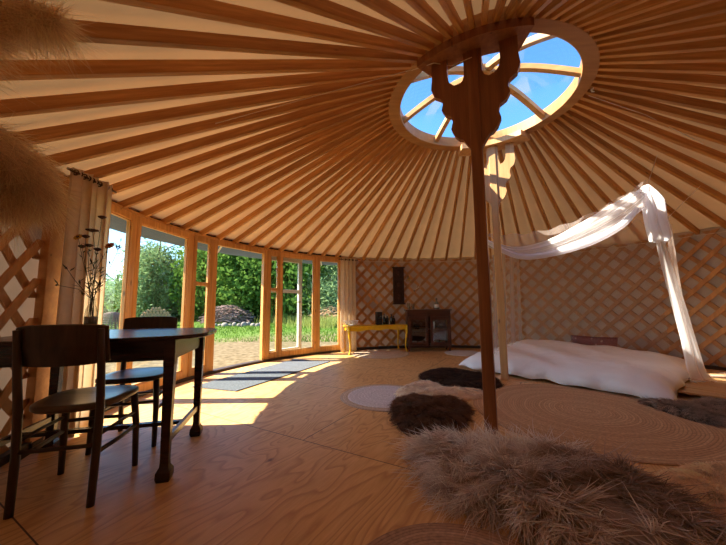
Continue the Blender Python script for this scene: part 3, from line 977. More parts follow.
def make_chair(loc, rz, wood, seatm, label):
    root = empty('dining_chair', loc, rz)
    tag(root, label, 'chair')
    # seat: rounded trapezoid
    poly = []
    for k in range(40):
        t = 2 * PI * k / 40
        x = math.copysign(abs(math.cos(t)) ** 0.65, math.cos(t)); y = math.copysign(abs(math.sin(t)) ** 0.65, math.sin(t))
        poly.append((x * (0.198 + 0.022 * y), 0.015 + y * 0.205))
    m = MB(); n = len(poly)
    rings = [(0.94, 0.428), (1.0, 0.438), (1.0, 0.456), (0.96, 0.462), (0.80, 0.458), (0.45, 0.452)]
    P = []
    for k in range(n):
        P.append([(poly[k][0] * s, 0.015 + (poly[k][1] - 0.015) * s, z) for s, z in rings])
    m.grid(P, closed_u=True)
    nr = len(rings)
    m.f.append(tuple(k * nr for k in range(n))[::-1]); m.f.append(tuple(k * nr + nr - 1 for k in range(n)))
    m.build('seat', seatm, root, smooth=True)
    for sx in (-1, 1):
        m = MB(); m.tube([(sx * 0.155, -0.195, 0), (sx * 0.158, -0.185, 0.25), (sx * 0.163, -0.19, 0.45), (sx * 0.166, -0.215, 0.65), (sx * 0.166, -0.240, 0.83)],
                         [0.0165, 0.0175, 0.018, 0.0165, 0.014], 10)
        m.build('leg', wood, root, smooth=True)
        m = MB(); m.tube([(sx * 0.182, 0.185, 0), (sx * 0.178, 0.175, 0.25), (sx * 0.165, 0.155, 0.43)], [0.0145, 0.0175, 0.019], 10)
        m.build('leg', wood, root, smooth=True)
    P = []
    for i in range(17):
        t = i / 16 * 2 - 1
        x = 0.185 * t; y = -0.222 + 0.045 * t * t * 1.0
        drop = 0.012 * t ** 4
        P.append([(x, y - 0.009, 0.655 + drop), (x, y + 0.009, 0.655 + drop), (x, y - 0.013, 0.75), (x, y - 0.030, 0.855 - drop), (x, y - 0.044, 0.85 - drop), (x, y - 0.034, 0.75), (x, y - 0.009, 0.655 + drop)])
    m = MB(); m.grid(P); m.f.append(tuple(range(6))); m.f.append(tuple(16 * 7 + k for k in range(6))[::-1])
    m.build('backrest', wood, root, smooth=False, bevel=0.004)
    m = MB()
    m.tube([(-0.158, -0.186, 0.27), (0.158, -0.186, 0.27)], 0.010)
    m.build('stretcher', wood, root, smooth=True)
    for sx in (-1, 1):
        m = MB(); m.tube([(sx * 0.158, -0.186, 0.235), (sx * 0.174, 0, 0.232), (sx * 0.178, 0.176, 0.235)], 0.011)
        m.tube([(sx * 0.160, -0.186, 0.315), (sx * 0.172, 0, 0.318), (sx * 0.176, 0.172, 0.315)], 0.009)
        m.build('stretcher', wood, root, smooth=True)
    m = MB(); m.tube([(-0.176, 0.172, 0.29), (0, 0.185, 0.29), (0.176, 0.172, 0.29)], 0.010); m.build('stretcher', wood, root, smooth=True)
    return root
make_chair((-1.495, 1.715, 0), R_(14), 'chairwood', 'chairseat', 'nearest worn brown chair with its back to the camera at the dining table')
make_chair((-1.645, 2.31, 0), R_(180 + 17), 'chairdark', 'chairdark', 'darker glossy chair on the far side of the dining table by the windows')

# vase and wild flowers
vx, vy, vz = -1.735, 1.985, 0.77
root = empty('flower_vase', (vx, vy, vz))
tag(root, 'clear glass bottle vase standing on the dark dining table', 'vase')
m = MB(); m.lathe([(0.028, 0.0), (0.034, 0.01), (0.036, 0.10), (0.030, 0.15), (0.018, 0.18), (0.018, 0.215), (0.022, 0.22)], n=20)
m.build('glass_body', 'clear', root, smooth=True)
m = MB(); m.lathe([(0.026, 0.006), (0.031, 0.012), (0.033, 0.09), (0.032, 0.105)], n=20)
m.build('vase_water', 'water', root, smooth=True)
def flower(tip, kind, label, s=1.0, leafn=5):
    base = Vector((vx, vy, vz + 0.03)) + Vector((random.uniform(-.012, .012), random.uniform(-.012, .012), 0))
    neck = Vector((vx, vy, vz + 0.215)) + Vector((random.uniform(-.010, .010), random.uniform(-.010, .010), 0))
    tip = Vector(tip)
    root = empty('wildflower', base); tag(root, label, 'flower', None)
    mid = (neck + tip) / 2 + Vector((random.uniform(-.02, .02), random.uniform(-.02, .02), 0.02))
    pts = [base - base, neck - base, mid - base, tip - base]
    m = MB(); m.tube(pts, [0.0022, 0.002, 0.0018, 0.0012], 5); m.build('stem', 'leafdry', root)
    m = MB()
    for k in range(leafn):
        t = random.uniform(0.1, 0.95)
        p = (neck.lerp(tip, t)) - base
        q = p + Vector((random.uniform(-1, 1), random.uniform(-1, 1), random.uniform(0, 1.2))).normalized() * random.uniform(0.03, 0.07)
        w = Vector((random.uniform(-1, 1), random.uniform(-1, 1), 0)).normalized() * 0.006
        m.add([p, (p + q) / 2 + w, q, (p + q) / 2 - w], [(0, 1, 2, 3)])
    if leafn: m.build('leaves', 'leafdry', root)
    t0 = tip - base
    if kind == 'umbel':
        m = MB(); m.lathe([(0.004, -0.01), (0.022 * s, 0.0), (0.024 * s, 0.006), (0.010, 0.012)], t0, 12)
        m.build('flower_head', 'petal_d', root, smooth=True)
    elif kind in ('orange', 'yellow'):
        m = MB()
        for k in range(11):
            a = 2 * PI * k / 11
            e = Vector((math.cos(a), math.sin(a) * 0.5, math.sin(a) * 0.75)) * 0.030 * s
            w = Vector((-math.sin(a), math.cos(a) * 0.5, math.cos(a) * 0.75)) * 0.007
            m.add([t0 + e * 0.2 - w * 0.5, t0 + e * 0.7 - w, t0 + e, t0 + e * 0.7 + w, t0 + e * 0.2 + w * 0.5], [(0, 1, 2, 3, 4)])
        m.build('petals', 'petal_o' if kind == 'orange' else 'petal_y', root, solid=0.002)
        m = MB(); m.lathe([(0.002, -0.008), (0.009, -0.004), (0.009, 0.004), (0.002, 0.008)], t0, 10); m.build('flower_centre', 'petal_d', root, smooth=True)
    else:
        m = MB()
        for k in range(16):
            d = Vector((random.gauss(0, 1), random.gauss(0, 1), random.gauss(0, 1))).normalized() * 0.020 * s
            m.tube([t0, t0 + d], [0.0025, 0.001], 4)
        m.build('flower_head', 'petal_d', root)
K = 309.0
def flp(u, v, Y):
    """world point on the flower bunch seen at this place; the bunch stands at depth Y"""
    x = (u - 363) / K; y = -(v - 272.5) / K
    return Vector((x * Y, Y, 0.93 + Y * (y * math.cos(pit) + math.sin(pit)) / (math.cos(pit) - y * math.sin(pit))))
for (u, v, yy, kd, lb, s) in (
        (96, 215, 2.02, 'umbel', 'topmost dark flower head in the vase', 1.0),
        (87, 228, 1.98, 'umbel', 'wide dark flower head just below the topmost one', 1.5),
        (81, 234, 1.93, 'umbel', 'small dark flower head left of the widest one', 0.9),
        (85, 243, 2.0, 'umbel', 'dark flower head in the middle of the bunch', 1.0),
        (94, 247, 1.95, 'umbel', 'dark flower head under the middle right of the bunch', 0.9),
        (78, 244, 2.02, 'umbel', 'dark flower head at the middle left of the bunch', 0.9),
        (106, 243, 1.98, 'orange', 'orange daisy-like flower at the right of the bunch', 1.15),
        (116, 245, 2.05, 'ball', 'dark round flower head at the far right of the bunch', 1.0),
        (73, 234, 1.97, 'yellow', 'small yellow flower at the left top of the bunch', 1.0),
        (64, 265, 1.90, 'ball', 'small dark bud on the left of the bunch', 0.5),
        (56, 282, 1.92, 'ball', 'lowest dark bud leaning to the left', 0.5),
        (99, 280, 1.98, 'ball', 'low dark bud leaning to the right', 0.6)):
    flower(flp(u, v, yy), kd, lb, s, leafn=8)

# pampas grass beside the camera
root = empty('floor_vase', (-1.34, 0.90, 0)); tag(root, 'tall clay floor vase at the left wall holding pampas grass', 'vase')
m = MB(); m.lathe([(0.08, 0), (0.12, 0.05), (0.14, 0.25), (0.11, 0.45), (0.06, 0.56), (0.07, 0.60), (0.055, 0.60), (0.05, 0.5), (0.05, 0.1)], n=24)
m.build('vase_body', 'stone', root, smooth=True)
def pampas(pts, rad, n, label, length=0.10, col=(0.98, 0.78, 0.52)):
    """pts: stem base .. plume start, plume points after"""
    root = empty('pampas_grass', pts[0]); tag(root, label, 'pampas grass')
    b = Vector(pts[0])
    m = MB(); m.tube([Vector(p) - b for p in pts], 0.004, 6); m.build('stem', 'stem', root, smooth=True)
    ax = np.array(pts[2:], float) - np.array(pts[0], float)
    # resample
    seg = np.linalg.norm(np.diff(ax, axis=0), axis=1); cum = np.concatenate([[0], np.cumsum(seg)]) / seg.sum()
    t = rng.random(n)
    p = np.stack([np.interp(t, cum, ax[:, k]) for k in range(3)], 1)
    p2 = np.stack([np.interp(np.minimum(t + 0.05, 1), cum, ax[:, k]) for k in range(3)], 1)
    p1 = np.stack([np.interp(np.maximum(t - 0.05, 0), cum, ax[:, k]) for k in range(3)], 1)
    tg = p2 - p1; tg /= np.linalg.norm(tg, axis=1, keepdims=True) + 1e-9
    q = rng.normal(size=(n, 3)); q -= tg * (q * tg).sum(1, keepdims=True); q /= np.linalg.norm(q, axis=1, keepdims=True) + 1e-9
    prof = np.sin(PI * np.clip(0.12 + 0.83 * t, 0, 1)) ** 0.6
    rr = rad * prof * rng.random(n) ** 0.6
    base = p + q * (rr * 0.75)[:, None]
    di = tg * 0.9 + q * 0.55 + rng.normal(size=(n, 3)) * 0.42
    di[:, 2] -= 0.25
    c = np.array(col)[None] * (0.65 + 0.55 * rng.random((n, 1)))
    part = strands(base, di, length * (0.35 + 0.8 * rng.random(n)), 0.0022, (c * 0.9, c * 1.15), 3, droop=0.35, curl=0.35)
    return fur_object('plume', [part], 'plume', root)
pampas([(-1.34, 0.90, 0.3), (-1.35, 0.90, 0.8), (-1.38, 0.92, 1.66), (-1.34, 0.95, 1.84), (-1.27, 0.98, 1.95), (-1.18, 1.0, 1.975), (-1.09, 1.02, 1.95)], 0.10, 7500, 'fluffy beige pampas plume at the top left corner')
pampas([(-1.32, 0.91, 0.3), (-1.36, 0.93, 0.8), (-1.50, 1.06, 1.50), (-1.50, 1.11, 1.56), (-1.43, 1.17, 1.54), (-1.37, 1.21, 1.46), (-1.31, 1.24, 1.37)], 0.14, 9000, 'large drooping beige pampas plume in front of the left lattice')
pampas([(-1.36, 0.92, 0.3), (-1.40, 0.94, 0.8), (-1.52, 1.08, 1.32), (-1.50, 1.14, 1.41), (-1.44, 1.18, 1.40), (-1.38, 1.22, 1.34)], 0.10, 6000, 'lower beige pampas plume under the large one')

# ---------------------------------------------------------------- floor coverings
def disc(name, c, r, th, mat, label, cat='rug', parent=None, wob=0.0, z=0.0, loc=None):
    m = MB(); n = 96
    prof = [(1.0 - 0.006 / r, z), (1.0, z + th * 0.5), (1.0 - 0.006 / r, z + th), (0.6, z + th), (0.3, z + th), (0.01, z + th)]
    P = []
    for k in range(n):
        a = 2 * PI * k / n
        w = 1 + wob * (0.6 * math.sin(2 * a + 1) + 0.4 * math.sin(5 * a))
        P.append([(r * w * s * math.cos(a), r * w * s * math.sin(a), zz) for s, zz in prof])
    m.grid(P, closed_u=True)
    npf = len(prof)
    m.f.append(tuple(k * npf + npf - 1 for k in range(n)))
    m.f.append(tuple(k * npf for k in range(n))[::-1])
    o = m.build(name, mat, parent, smooth=False, loc=loc or (c[0], c[1], 0))
    if label: tag(o, label, cat)
    return o
disc('jute_rug', (1.90, 2.76), 0.91, 0.010, 'jute', 'large round braided jute rug in front of the bed', wob=0.012)
disc('jute_rug', (0.30, 0.98), 0.44, 0.010, 'jute2', 'small round brown jute rug at the bottom edge of the photo')
wr = empty('round_rug', (0.215, 3.27, 0)); tag(wr, 'round white rug with a beige braided jute border beside the sheepskins', 'rug')
disc('border', None, 0.46, 0.008, 'jutepale', None, parent=wr, loc=(0, 0, 0))
disc('centre', None, 0.385, 0.011, 'whiterug', None, parent=wr, loc=(0, 0, 0))
disc('jute_rug', (0.32, 6.03), 0.54, 0.009, 'jutepale', 'round pale jute rug lying under the yellow bench')
disc('round_rug', (1.90, 6.0), 0.36, 0.010, 'whiterug', 'small pale round rug on the floor left of the bed')
# grey mat
m = MB()
mp_ = [(-1.865, 3.671), (-1.38, 3.50), (-0.54, 5.22), (-1.02, 5.40)]
m.prism([( -2.0, 3.70), (-1.40, 3.50), (-0.56, 5.23), (-1.20, 5.50)], 0.0, 0.012)
tag(m.build('door_mat', 'mat', bevel=0.003), 'grey rectangular door mat in the sunlight inside the windows', 'mat')

# ---------------------------------------------------------------- sheepskins
def blob_outline(pts, n=80, wob=0.04):
    """closed smooth outline through control points"""
    k = len(pts); out = []
    for i in range(n):
        t = i / n * k; i0 = int(t) % k; f = t - int(t)
        p = [np.array(pts[(i0 + j - 1) % k], float) for j in range(4)]
        q = 0.5 * ((2 * p[1]) + (-p[0] + p[2]) * f + (2 * p[0] - 5 * p[1] + 4 * p[2] - p[3]) * f * f + (-p[0] + 3 * p[1] - 3 * p[2] + p[3]) * f ** 3)
        out.append(q)
    return np.array(out)

def sheepskin(name, pts, height, nstr, slen, swid, colfn, label, comb=(1, 0), droop=0.5, curl=0.2, lift=0.7, clump=0.5, cs=0.06, basecol=(0.1, 0.06, 0.04), z0=0.0, group=None, noise=0.14):
    out = blob_outline(pts)
    cen = out.mean(0)
    n = len(out)
    # body surface
    rings = [(1.0, 0.004), (0.97, 0.4), (0.88, 0.75), (0.7, 0.95), (0.4, 1.0), (0.05, 1.0)]
    BV = []; BF = []
    def hz(x, y, k):
        return z0 + height * k * (0.8 + 0.2 * math.sin(x * 9 + 1) * math.cos(y * 8)) + 0.004
    for s, k in rings:
        for i in range(n):
            q = cen + (out[i] - cen) * s
            BV.append((q[0], q[1], hz(q[0], q[1], k) if s < 1 else z0 + 0.003))
    for r in range(len(rings) - 1):
        for i in range(n):
            i2 = (i + 1) % n
            BF.append((r * n + i, r * n + i2, (r + 1) * n + i2, (r + 1) * n + i))
    BF.append(tuple((len(rings) - 1) * n + i for i in range(n)))
    # strands
    s = np.sqrt(rng.random(nstr)) * 1.0
    ti = rng.random(nstr) * n
    i0 = ti.astype(int) % n; f = (ti - ti.astype(int))[:, None]
    edge = out[i0] * (1 - f) + out[(i0 + 1) % n] * f
    xy = cen + (edge - cen) * s[:, None]
    k = np.interp(s, [0.05, 0.4, 0.7, 0.88, 0.97, 1.0], [1, 1, 0.95, 0.75, 0.4, 0.02])
    z = z0 + height * k * (0.8 + 0.2 * np.sin(xy[:, 0] * 9 + 1) * np.cos(xy[:, 1] * 8)) + 0.004
    base = np.concatenate([xy, z[:, None]], 1)
    outw = (edge - cen); outw /= np.linalg.norm(outw, axis=1, keepdims=True) + 1e-9
    # clumps: noise field directions on a coarse cell grid
    cell = np.floor(xy / cs + 0.5 * np.sin(xy[:, ::-1] * 23)).astype(int)
    h = (cell[:, 0] * 73856093 ^ cell[:, 1] * 19349663) & 0xffff
    tbl = np.random.default_rng(5).normal(size=(65536, 3))
    cl = tbl[h]
    di = np.zeros((nstr, 3))
    di[:, 0] = comb[0]; di[:, 1] = comb[1]
    di[:, :2] += outw * (0.3 + 1.2 * (s[:, None] ** 3))
    di[:, :2] += cl[:, :2] * clump
    di += rng.normal(size=(nstr, 3)) * noise
    di[:, 2] = lift * (1 - 0.5 * s) + cl[:, 2] * 0.15 * clump
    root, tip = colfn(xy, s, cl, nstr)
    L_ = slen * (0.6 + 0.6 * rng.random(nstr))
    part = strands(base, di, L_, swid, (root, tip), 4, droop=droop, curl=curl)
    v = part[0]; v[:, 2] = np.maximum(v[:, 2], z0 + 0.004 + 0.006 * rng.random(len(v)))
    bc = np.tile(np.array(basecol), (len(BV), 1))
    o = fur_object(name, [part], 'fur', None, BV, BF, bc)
    tag(o, label, 'sheepskin')
    if group: o['group'] = group
    return o

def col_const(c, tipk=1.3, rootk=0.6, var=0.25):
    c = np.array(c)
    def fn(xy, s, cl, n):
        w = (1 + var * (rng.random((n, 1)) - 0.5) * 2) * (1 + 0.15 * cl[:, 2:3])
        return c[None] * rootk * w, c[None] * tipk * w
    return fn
def col_patch(ca, cb, fx, thr):
    ca, cb = np.array(ca), np.array(cb)
    def fn(xy, s, cl, n):
        w = (1 + 0.3 * (rng.random((n, 1)) - 0.5))
        v = np.sin(xy[:, 0] * fx + 1.0) + np.sin(xy[:, 1] * fx * 1.3 + 2.1) + 0.5 * np.sin((xy[:, 0] - xy[:, 1]) * fx * 1.9)
        mk = (v > thr)[:, None]
        c = np.where(mk, ca[None], cb[None])
        return c * 0.7 * w, c * 1.15 * w
    return fn
def col_grey(xy, s, cl, n):
    # pale ash fleece at the left end, chestnut brown towards the right
    t = np.clip((xy[:, 0] - 0.85 + 0.25 * np.sin(xy[:, 1] * 9)) / 0.35, 0, 1)[:, None]
    pale = np.array([1.0, 0.90, 0.78]); dark = np.array([0.46, 0.33, 0.25])
    tip = (pale * (1 - t) + dark * t) * (1 + 0.35 * cl[:, 2:3] * 0.6 + 0.35 * (rng.random((n, 1)) - 0.5))
    root = np.array([0.46, 0.32, 0.24])[None] * (1 - 0.4 * t) * np.ones((n, 1))
    return root, tip

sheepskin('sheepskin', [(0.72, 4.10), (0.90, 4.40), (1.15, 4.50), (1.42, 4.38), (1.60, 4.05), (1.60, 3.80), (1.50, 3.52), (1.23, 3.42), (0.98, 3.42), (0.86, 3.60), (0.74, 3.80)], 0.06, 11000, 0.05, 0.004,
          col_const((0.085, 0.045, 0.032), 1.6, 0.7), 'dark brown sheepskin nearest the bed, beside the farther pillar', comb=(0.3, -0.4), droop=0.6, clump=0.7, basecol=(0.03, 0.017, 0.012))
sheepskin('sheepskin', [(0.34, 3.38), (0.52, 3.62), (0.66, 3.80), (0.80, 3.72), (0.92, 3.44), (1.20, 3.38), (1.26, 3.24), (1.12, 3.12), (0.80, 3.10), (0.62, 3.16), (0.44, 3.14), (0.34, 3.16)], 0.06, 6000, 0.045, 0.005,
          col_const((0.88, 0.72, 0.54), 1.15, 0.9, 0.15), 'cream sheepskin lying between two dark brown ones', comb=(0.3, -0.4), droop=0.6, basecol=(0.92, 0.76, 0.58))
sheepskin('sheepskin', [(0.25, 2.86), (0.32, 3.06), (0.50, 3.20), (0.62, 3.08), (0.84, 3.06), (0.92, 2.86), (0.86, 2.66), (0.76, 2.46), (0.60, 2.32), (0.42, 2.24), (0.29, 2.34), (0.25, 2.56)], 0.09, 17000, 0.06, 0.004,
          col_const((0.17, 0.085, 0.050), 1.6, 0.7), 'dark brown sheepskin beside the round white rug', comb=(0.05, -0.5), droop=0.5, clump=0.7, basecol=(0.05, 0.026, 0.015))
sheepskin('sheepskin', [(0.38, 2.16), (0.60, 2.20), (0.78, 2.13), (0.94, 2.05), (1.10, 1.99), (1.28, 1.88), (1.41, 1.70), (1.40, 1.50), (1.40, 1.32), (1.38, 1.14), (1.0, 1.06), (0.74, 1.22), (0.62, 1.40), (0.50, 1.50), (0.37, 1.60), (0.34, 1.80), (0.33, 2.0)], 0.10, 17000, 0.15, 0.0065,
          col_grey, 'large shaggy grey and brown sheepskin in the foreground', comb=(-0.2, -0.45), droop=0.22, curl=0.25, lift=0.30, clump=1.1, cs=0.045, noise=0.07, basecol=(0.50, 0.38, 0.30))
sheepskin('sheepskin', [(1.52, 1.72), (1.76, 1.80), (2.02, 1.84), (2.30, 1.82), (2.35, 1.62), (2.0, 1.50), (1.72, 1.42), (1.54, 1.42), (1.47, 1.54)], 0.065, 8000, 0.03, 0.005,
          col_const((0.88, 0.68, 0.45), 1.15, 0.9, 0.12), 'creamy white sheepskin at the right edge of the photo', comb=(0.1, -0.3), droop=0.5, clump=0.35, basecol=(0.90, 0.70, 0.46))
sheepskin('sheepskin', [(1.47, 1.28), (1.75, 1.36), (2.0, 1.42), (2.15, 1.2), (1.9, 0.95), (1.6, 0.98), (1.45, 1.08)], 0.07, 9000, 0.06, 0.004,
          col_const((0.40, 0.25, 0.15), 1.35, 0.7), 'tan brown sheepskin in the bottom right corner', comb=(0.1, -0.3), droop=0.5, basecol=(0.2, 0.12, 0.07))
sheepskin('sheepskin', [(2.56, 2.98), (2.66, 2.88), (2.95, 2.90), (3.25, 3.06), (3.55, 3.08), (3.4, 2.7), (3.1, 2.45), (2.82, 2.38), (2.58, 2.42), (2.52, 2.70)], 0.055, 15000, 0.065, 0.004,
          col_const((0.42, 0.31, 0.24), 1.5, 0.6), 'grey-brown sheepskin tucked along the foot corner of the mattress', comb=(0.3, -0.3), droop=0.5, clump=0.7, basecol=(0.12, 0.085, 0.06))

# ---------------------------------------------------------------- bed
fd = Vector((0.612, -0.791, 0)); sd = Vector((0.791, 0.612, 0))   # along the near edge, away from it
bo = Vector((1.47, 4.65, 0))
BL, BWd = 2.12, 1.75
ctr = bo + fd * BL / 2 + sd * BWd / 2
root = empty('bed_platform', ctr, math.atan2(fd.y, fd.x))
tag(root, 'low wooden platform under the mattress showing at its right end', 'platform')
m = MB()
for k in range(7):
    m.box((0.31, -0.72 + 0.24 * k + 0.30, 0.055), (BL + 0.42, 0.225, 0.02))
m.build('deck_boards', 'platform', root, bevel=0.003)
m = MB()
for k in range(4): m.box((-0.70 + 0.70 * k, 0.30, 0.0225), (0.07, 1.66, 0.045))
m.build('bearer', 'platform', root)

root = empty('mattress', ctr + Vector((0, 0, 0.066)), math.atan2(fd.y, fd.x))
tag(root, 'thick mattress lying on the low platform at the right', 'mattress')
m = MB(); m.box((0, 0.03, 0.055), (BL - 0.34, BWd - 0.34, 0.11)); m.build('mattress_core', 'mattress', root, bevel=0.03)
# duvet: puffy sheet over the mattress hanging to the floor at the near edge
NU, NV = 110, 90
P = []
rr = np.random.default_rng(3)
wv = [(rr.uniform(1.5, 16), rr.uniform(1.5, 16), rr.uniform(0, 6), rr.uniform(0.2, 1)) for _ in range(26)]
for i in range(NU + 1):
    u = i / NU * 2 - 1
    row = []
    for j in range(NV + 1):
        v = j / NV * 2 - 1
        e = max(abs(u) ** 6, abs(v) ** 6)
        edge = (1 - abs(u) ** 7) * (1 - abs(v) ** 7)
        x = u * (BL / 2 + 0.07); y = v * (BWd / 2 + 0.05)
        # wavy hem
        hem = 0.022 * math.sin(x * 11 + 1) + 0.012 * math.sin(x * 23)
        if v < -0.9: y += hem * (abs(v) - 0.9) / 0.1
        if u > 0.9: x += 0.02 * math.sin(y * 13) * (u - 0.9) / 0.1
        w = sum(a * math.sin(fx * x + fy * y + ph) / (1 + 0.35 * (fx + fy)) for fx, fy, ph, a in wv)
        top = 0.165 + 0.075 * (v + 1) / 2 + 0.05 * math.exp(-((u + 0.45) ** 2 * 3 + (v - 0.5) ** 2 * 4)) + 0.026 * w
        low = (-0.045 if y < -0.56 else 0.006) + 0.02 * (0.5 + 0.5 * math.sin(x * 17 + y * 13))
        k = max(0.0, edge) ** 0.6
        z = low * (1 - k) + top * k
        row.append((x, y, z))
    P.append(row)
m = MB(); m.grid(P)
o = m.build('duvet', 'duvet', None, smooth=True, solid=0.012, loc=tuple(ctr + Vector((0, 0, 0.066))))
o.rotation_euler = (0, 0, math.atan2(fd.y, fd.x))
tag(o, 'rumpled white cotton duvet spread over the mattress', 'duvet')
# red patterned cushion behind the mattress
cp = Vector((3.66, 5.02, 0.25))
def cushion(c, sx, sy, sz, rz, tilt, mat, label):
    m = MB(); P = []
    for i in range(17):
        u = i / 16 * 2 - 1; row = []
        for j in range(17):
            v = j / 16 * 2 - 1
            t = ((1 - u ** 4) * (1 - v ** 4)) ** 0.5
            row.append((u * sx / 2 * (1 - 0.06 * (1 - abs(v))), v * sy / 2 * (1 - 0.06 * (1 - abs(u))), sz / 2 * t))
        P.append(row)
    m.grid(P)
    P2 = [[(x, y, -z) for x, y, z in reversed(row)] for row in P]
    m.grid(P2)
    o = m.build('cushion', mat, None, smooth=True, loc=c)
    o.rotation_euler = (tilt, 0, rz)
    return tag(o, label, 'cushion')
cushion(cp, 0.62, 0.30, 0.13, R_(-47), R_(78), 'redcloth', 'dark red patterned cushion propped between the mattress and the lattice')

# ---------------------------------------------------------------- mosquito net over the bed
root = empty('mosquito_net', (2.7, 4.2, 0)); tag(root, 'sheer pinkish white mosquito net gathered up over the bed', 'mosquito net')
bN = Vector(root.location)
def sheet(name, fn, nu, nv, mat):
    m = MB(); m.grid([[Vector(fn(i / nu, j / nv)) - bN for j in range(nv + 1)] for i in range(nu + 1)])
    return m.build(name, mat, root, smooth=True)
KN = Vector((3.10, 3.25, 2.19))          # the hanging knot
PL = Vector((1.66, 4.08, 1.80))          # left end, behind the farther pillar
PB1 = Vector((2.75, 5.35, 2.00))         # back left
PB2 = Vector((4.15, 4.30, 1.82))         # back right
def lerp(a, b, t): return a + (b - a) * t
# top sheet from the near swag to the back
def f_top(s, t):
    near = lerp(PL, KN, s) + Vector((0, 0, -0.20 * math.sin(PI * s) + 0.06))
    far = lerp(PB1, PB2, s) + Vector((0, 0, -0.12 * math.sin(PI * s)))
    p = lerp(near, far, t)
    return p + Vector((0, 0, -0.10 * math.sin(PI * t) + 0.012 * math.sin(s * 40 + t * 3)))
sheet('top_sheet', f_top, 60, 20, 'net')
# back sheet hanging behind the bed
def f_back(s, t):
    top = lerp(PB1, PB2, s) + Vector((0, 0, -0.12 * math.sin(PI * s)))
    p = Vector((top.x, top.y, top.z * (1 - t) + 0.28 * t))
    return p + sd * (0.018 * math.sin(s * 37 + t * 2) * (0.4 + t))
sheet('back_drape', f_back, 120, 14, 'net')
# left drape behind the pillar
PL2 = Vector((1.85, 4.45, 1.62))
def f_left(s, t):
    top = lerp(PL2, PB1, s)
    p = Vector((top.x, top.y, top.z * (1 - t) + 0.22 * t))
    return p + Vector((0.015 * math.sin(s * 23 + t), 0, 0)) + Vector((-0.04 * t, 0, 0))
sheet('left_drape', f_left, 50, 12, 'net')
# the thick gathered swag
def roll_cloth(name, path, rad, folds, mat, nu=60, nv=56, flat=0.6):
    path = [Vector(p) for p in path]
    k = len(path)
    def pos(t):
        x = t * (k - 1); i = min(int(x), k - 2); f = x - i
        p = [path[max(0, min(k - 1, i + j - 1))] for j in range(4)]
        return 0.5 * ((2 * p[1]) + (-p[0] + p[2]) * f + (2 * p[0] - 5 * p[1] + 4 * p[2] - p[3]) * f * f + (-p[0] + 3 * p[1] - 3 * p[2] + p[3]) * f ** 3)
    def radf(t):
        x = t * (len(rad) - 1); i = min(int(x), len(rad) - 2); f = x - i
        return rad[i] * (1 - f) + rad[i + 1] * f
    rows = []
    for i in range(nu + 1):
        t = i / nu
        c = pos(t); d = (pos(min(1, t + 0.02)) - pos(max(0, t - 0.02))).normalized()
        ref = Vector((0, 0, 1)) if abs(d.z) < 0.8 else Vector((0.3, -1, 0)).normalized()
        a = d.cross(ref).normalized(); b = a.cross(d).normalized()
        row = []
        for j in range(nv + 1):
            q = 2 * PI * j / nv
            r = radf(t) * (1 + 0.28 * math.sin(q * folds + 2.5 * t) + 0.12 * math.sin(q * (folds * 2 + 1) - 3 * t))
            row.append(c + a * (r * flat * math.cos(q)) + b * (r * math.sin(q)) - bN)
        rows.append(row)
    m = MB(); m.grid(rows)
    return m.build(name, mat, root, smooth=True)
roll_cloth('swag', [PL + Vector((-0.02, 0.04, -0.03)), (1.98, 3.98, 1.60), (2.30, 3.78, 1.62), (2.62, 3.56, 1.76), (2.88, 3.40, 1.93), (3.03, 3.29, 2.07), KN], [0.03, 0.05, 0.065, 0.09, 0.10, 0.08, 0.025], 5, 'net2')
roll_cloth('swag_hem', [PL + Vector((-0.02, 0.0, -0.02)), (1.98, 3.93, 1.545), (2.30, 3.73, 1.53), (2.62, 3.50, 1.63), (2.86, 3.34, 1.78), (3.0, 3.27, 1.95)], [0.02, 0.03, 0.03, 0.035, 0.03, 0.02], 3, 'net3', 50, 24)
roll_cloth('knot_bundle', [KN + Vector((0.0, 0, 0.01)), (3.10, 3.24, 2.12), (3.105, 3.22, 1.98), (3.11, 3.21, 1.78), (3.135, 3.20, 1.60), (3.135, 3.20, 1.56)], [0.012, 0.045, 0.080, 0.078, 0.082, 0.05], 4, 'net3', 40, 48, 0.6)
roll_cloth('tail', [(3.15, 3.22, 1.62), (3.21, 3.25, 1.35), (3.33, 3.30, 0.95), (3.45, 3.36, 0.55), (3.56, 3.42, 0.22), (3.62, 3.44, 0.10)], [0.03, 0.035, 0.045, 0.055, 0.07, 0.10], 3, 'net2', 50, 48)
def f_right(s, t):
    top = lerp(Vector((3.26, 3.26, 1.90)), PB2 + Vector((-0.5, -0.7, 0.02)), s)
    bot = lerp(Vector((3.45, 3.36, 0.5)), Vector((3.85, 3.75, 0.4)), s)
    p = lerp(top, bot, t)
    return p + Vector((0.03 * math.sin(s * 22 + t), 0, 0))
sheet('right_drape', f_right, 30, 14, 'net')
# pool of net lying on the platform
def f_pool(s, t):
    p = Vector((3.55, 3.36, 0)) + fd * (0.02 + 0.0 * s) + sd * 0.0
    q = Vector((3.45 + 0.75 * s, 3.28 + 0.30 * t + 0.12 * s, 0.095 + 0.02 * abs(math.sin(s * 14 + t * 4))))
    return q
sheet('pooled_hem', f_pool, 40, 10, 'net')
for nm, a, b in (('hanging_cord', KN + Vector((0, 0, -0.01)), Vector((3.42, 3.42, 2.62))),
                 ('corner_cord', PB2 + Vector((-0.55, -0.62, 0.02)), Vector((4.02, 3.55, 2.30)))):
    m = MB(); m.tube([a - bN, (a + b) / 2 - bN, b - bN], 0.0035, 5); m.build(nm, 'cord', root)

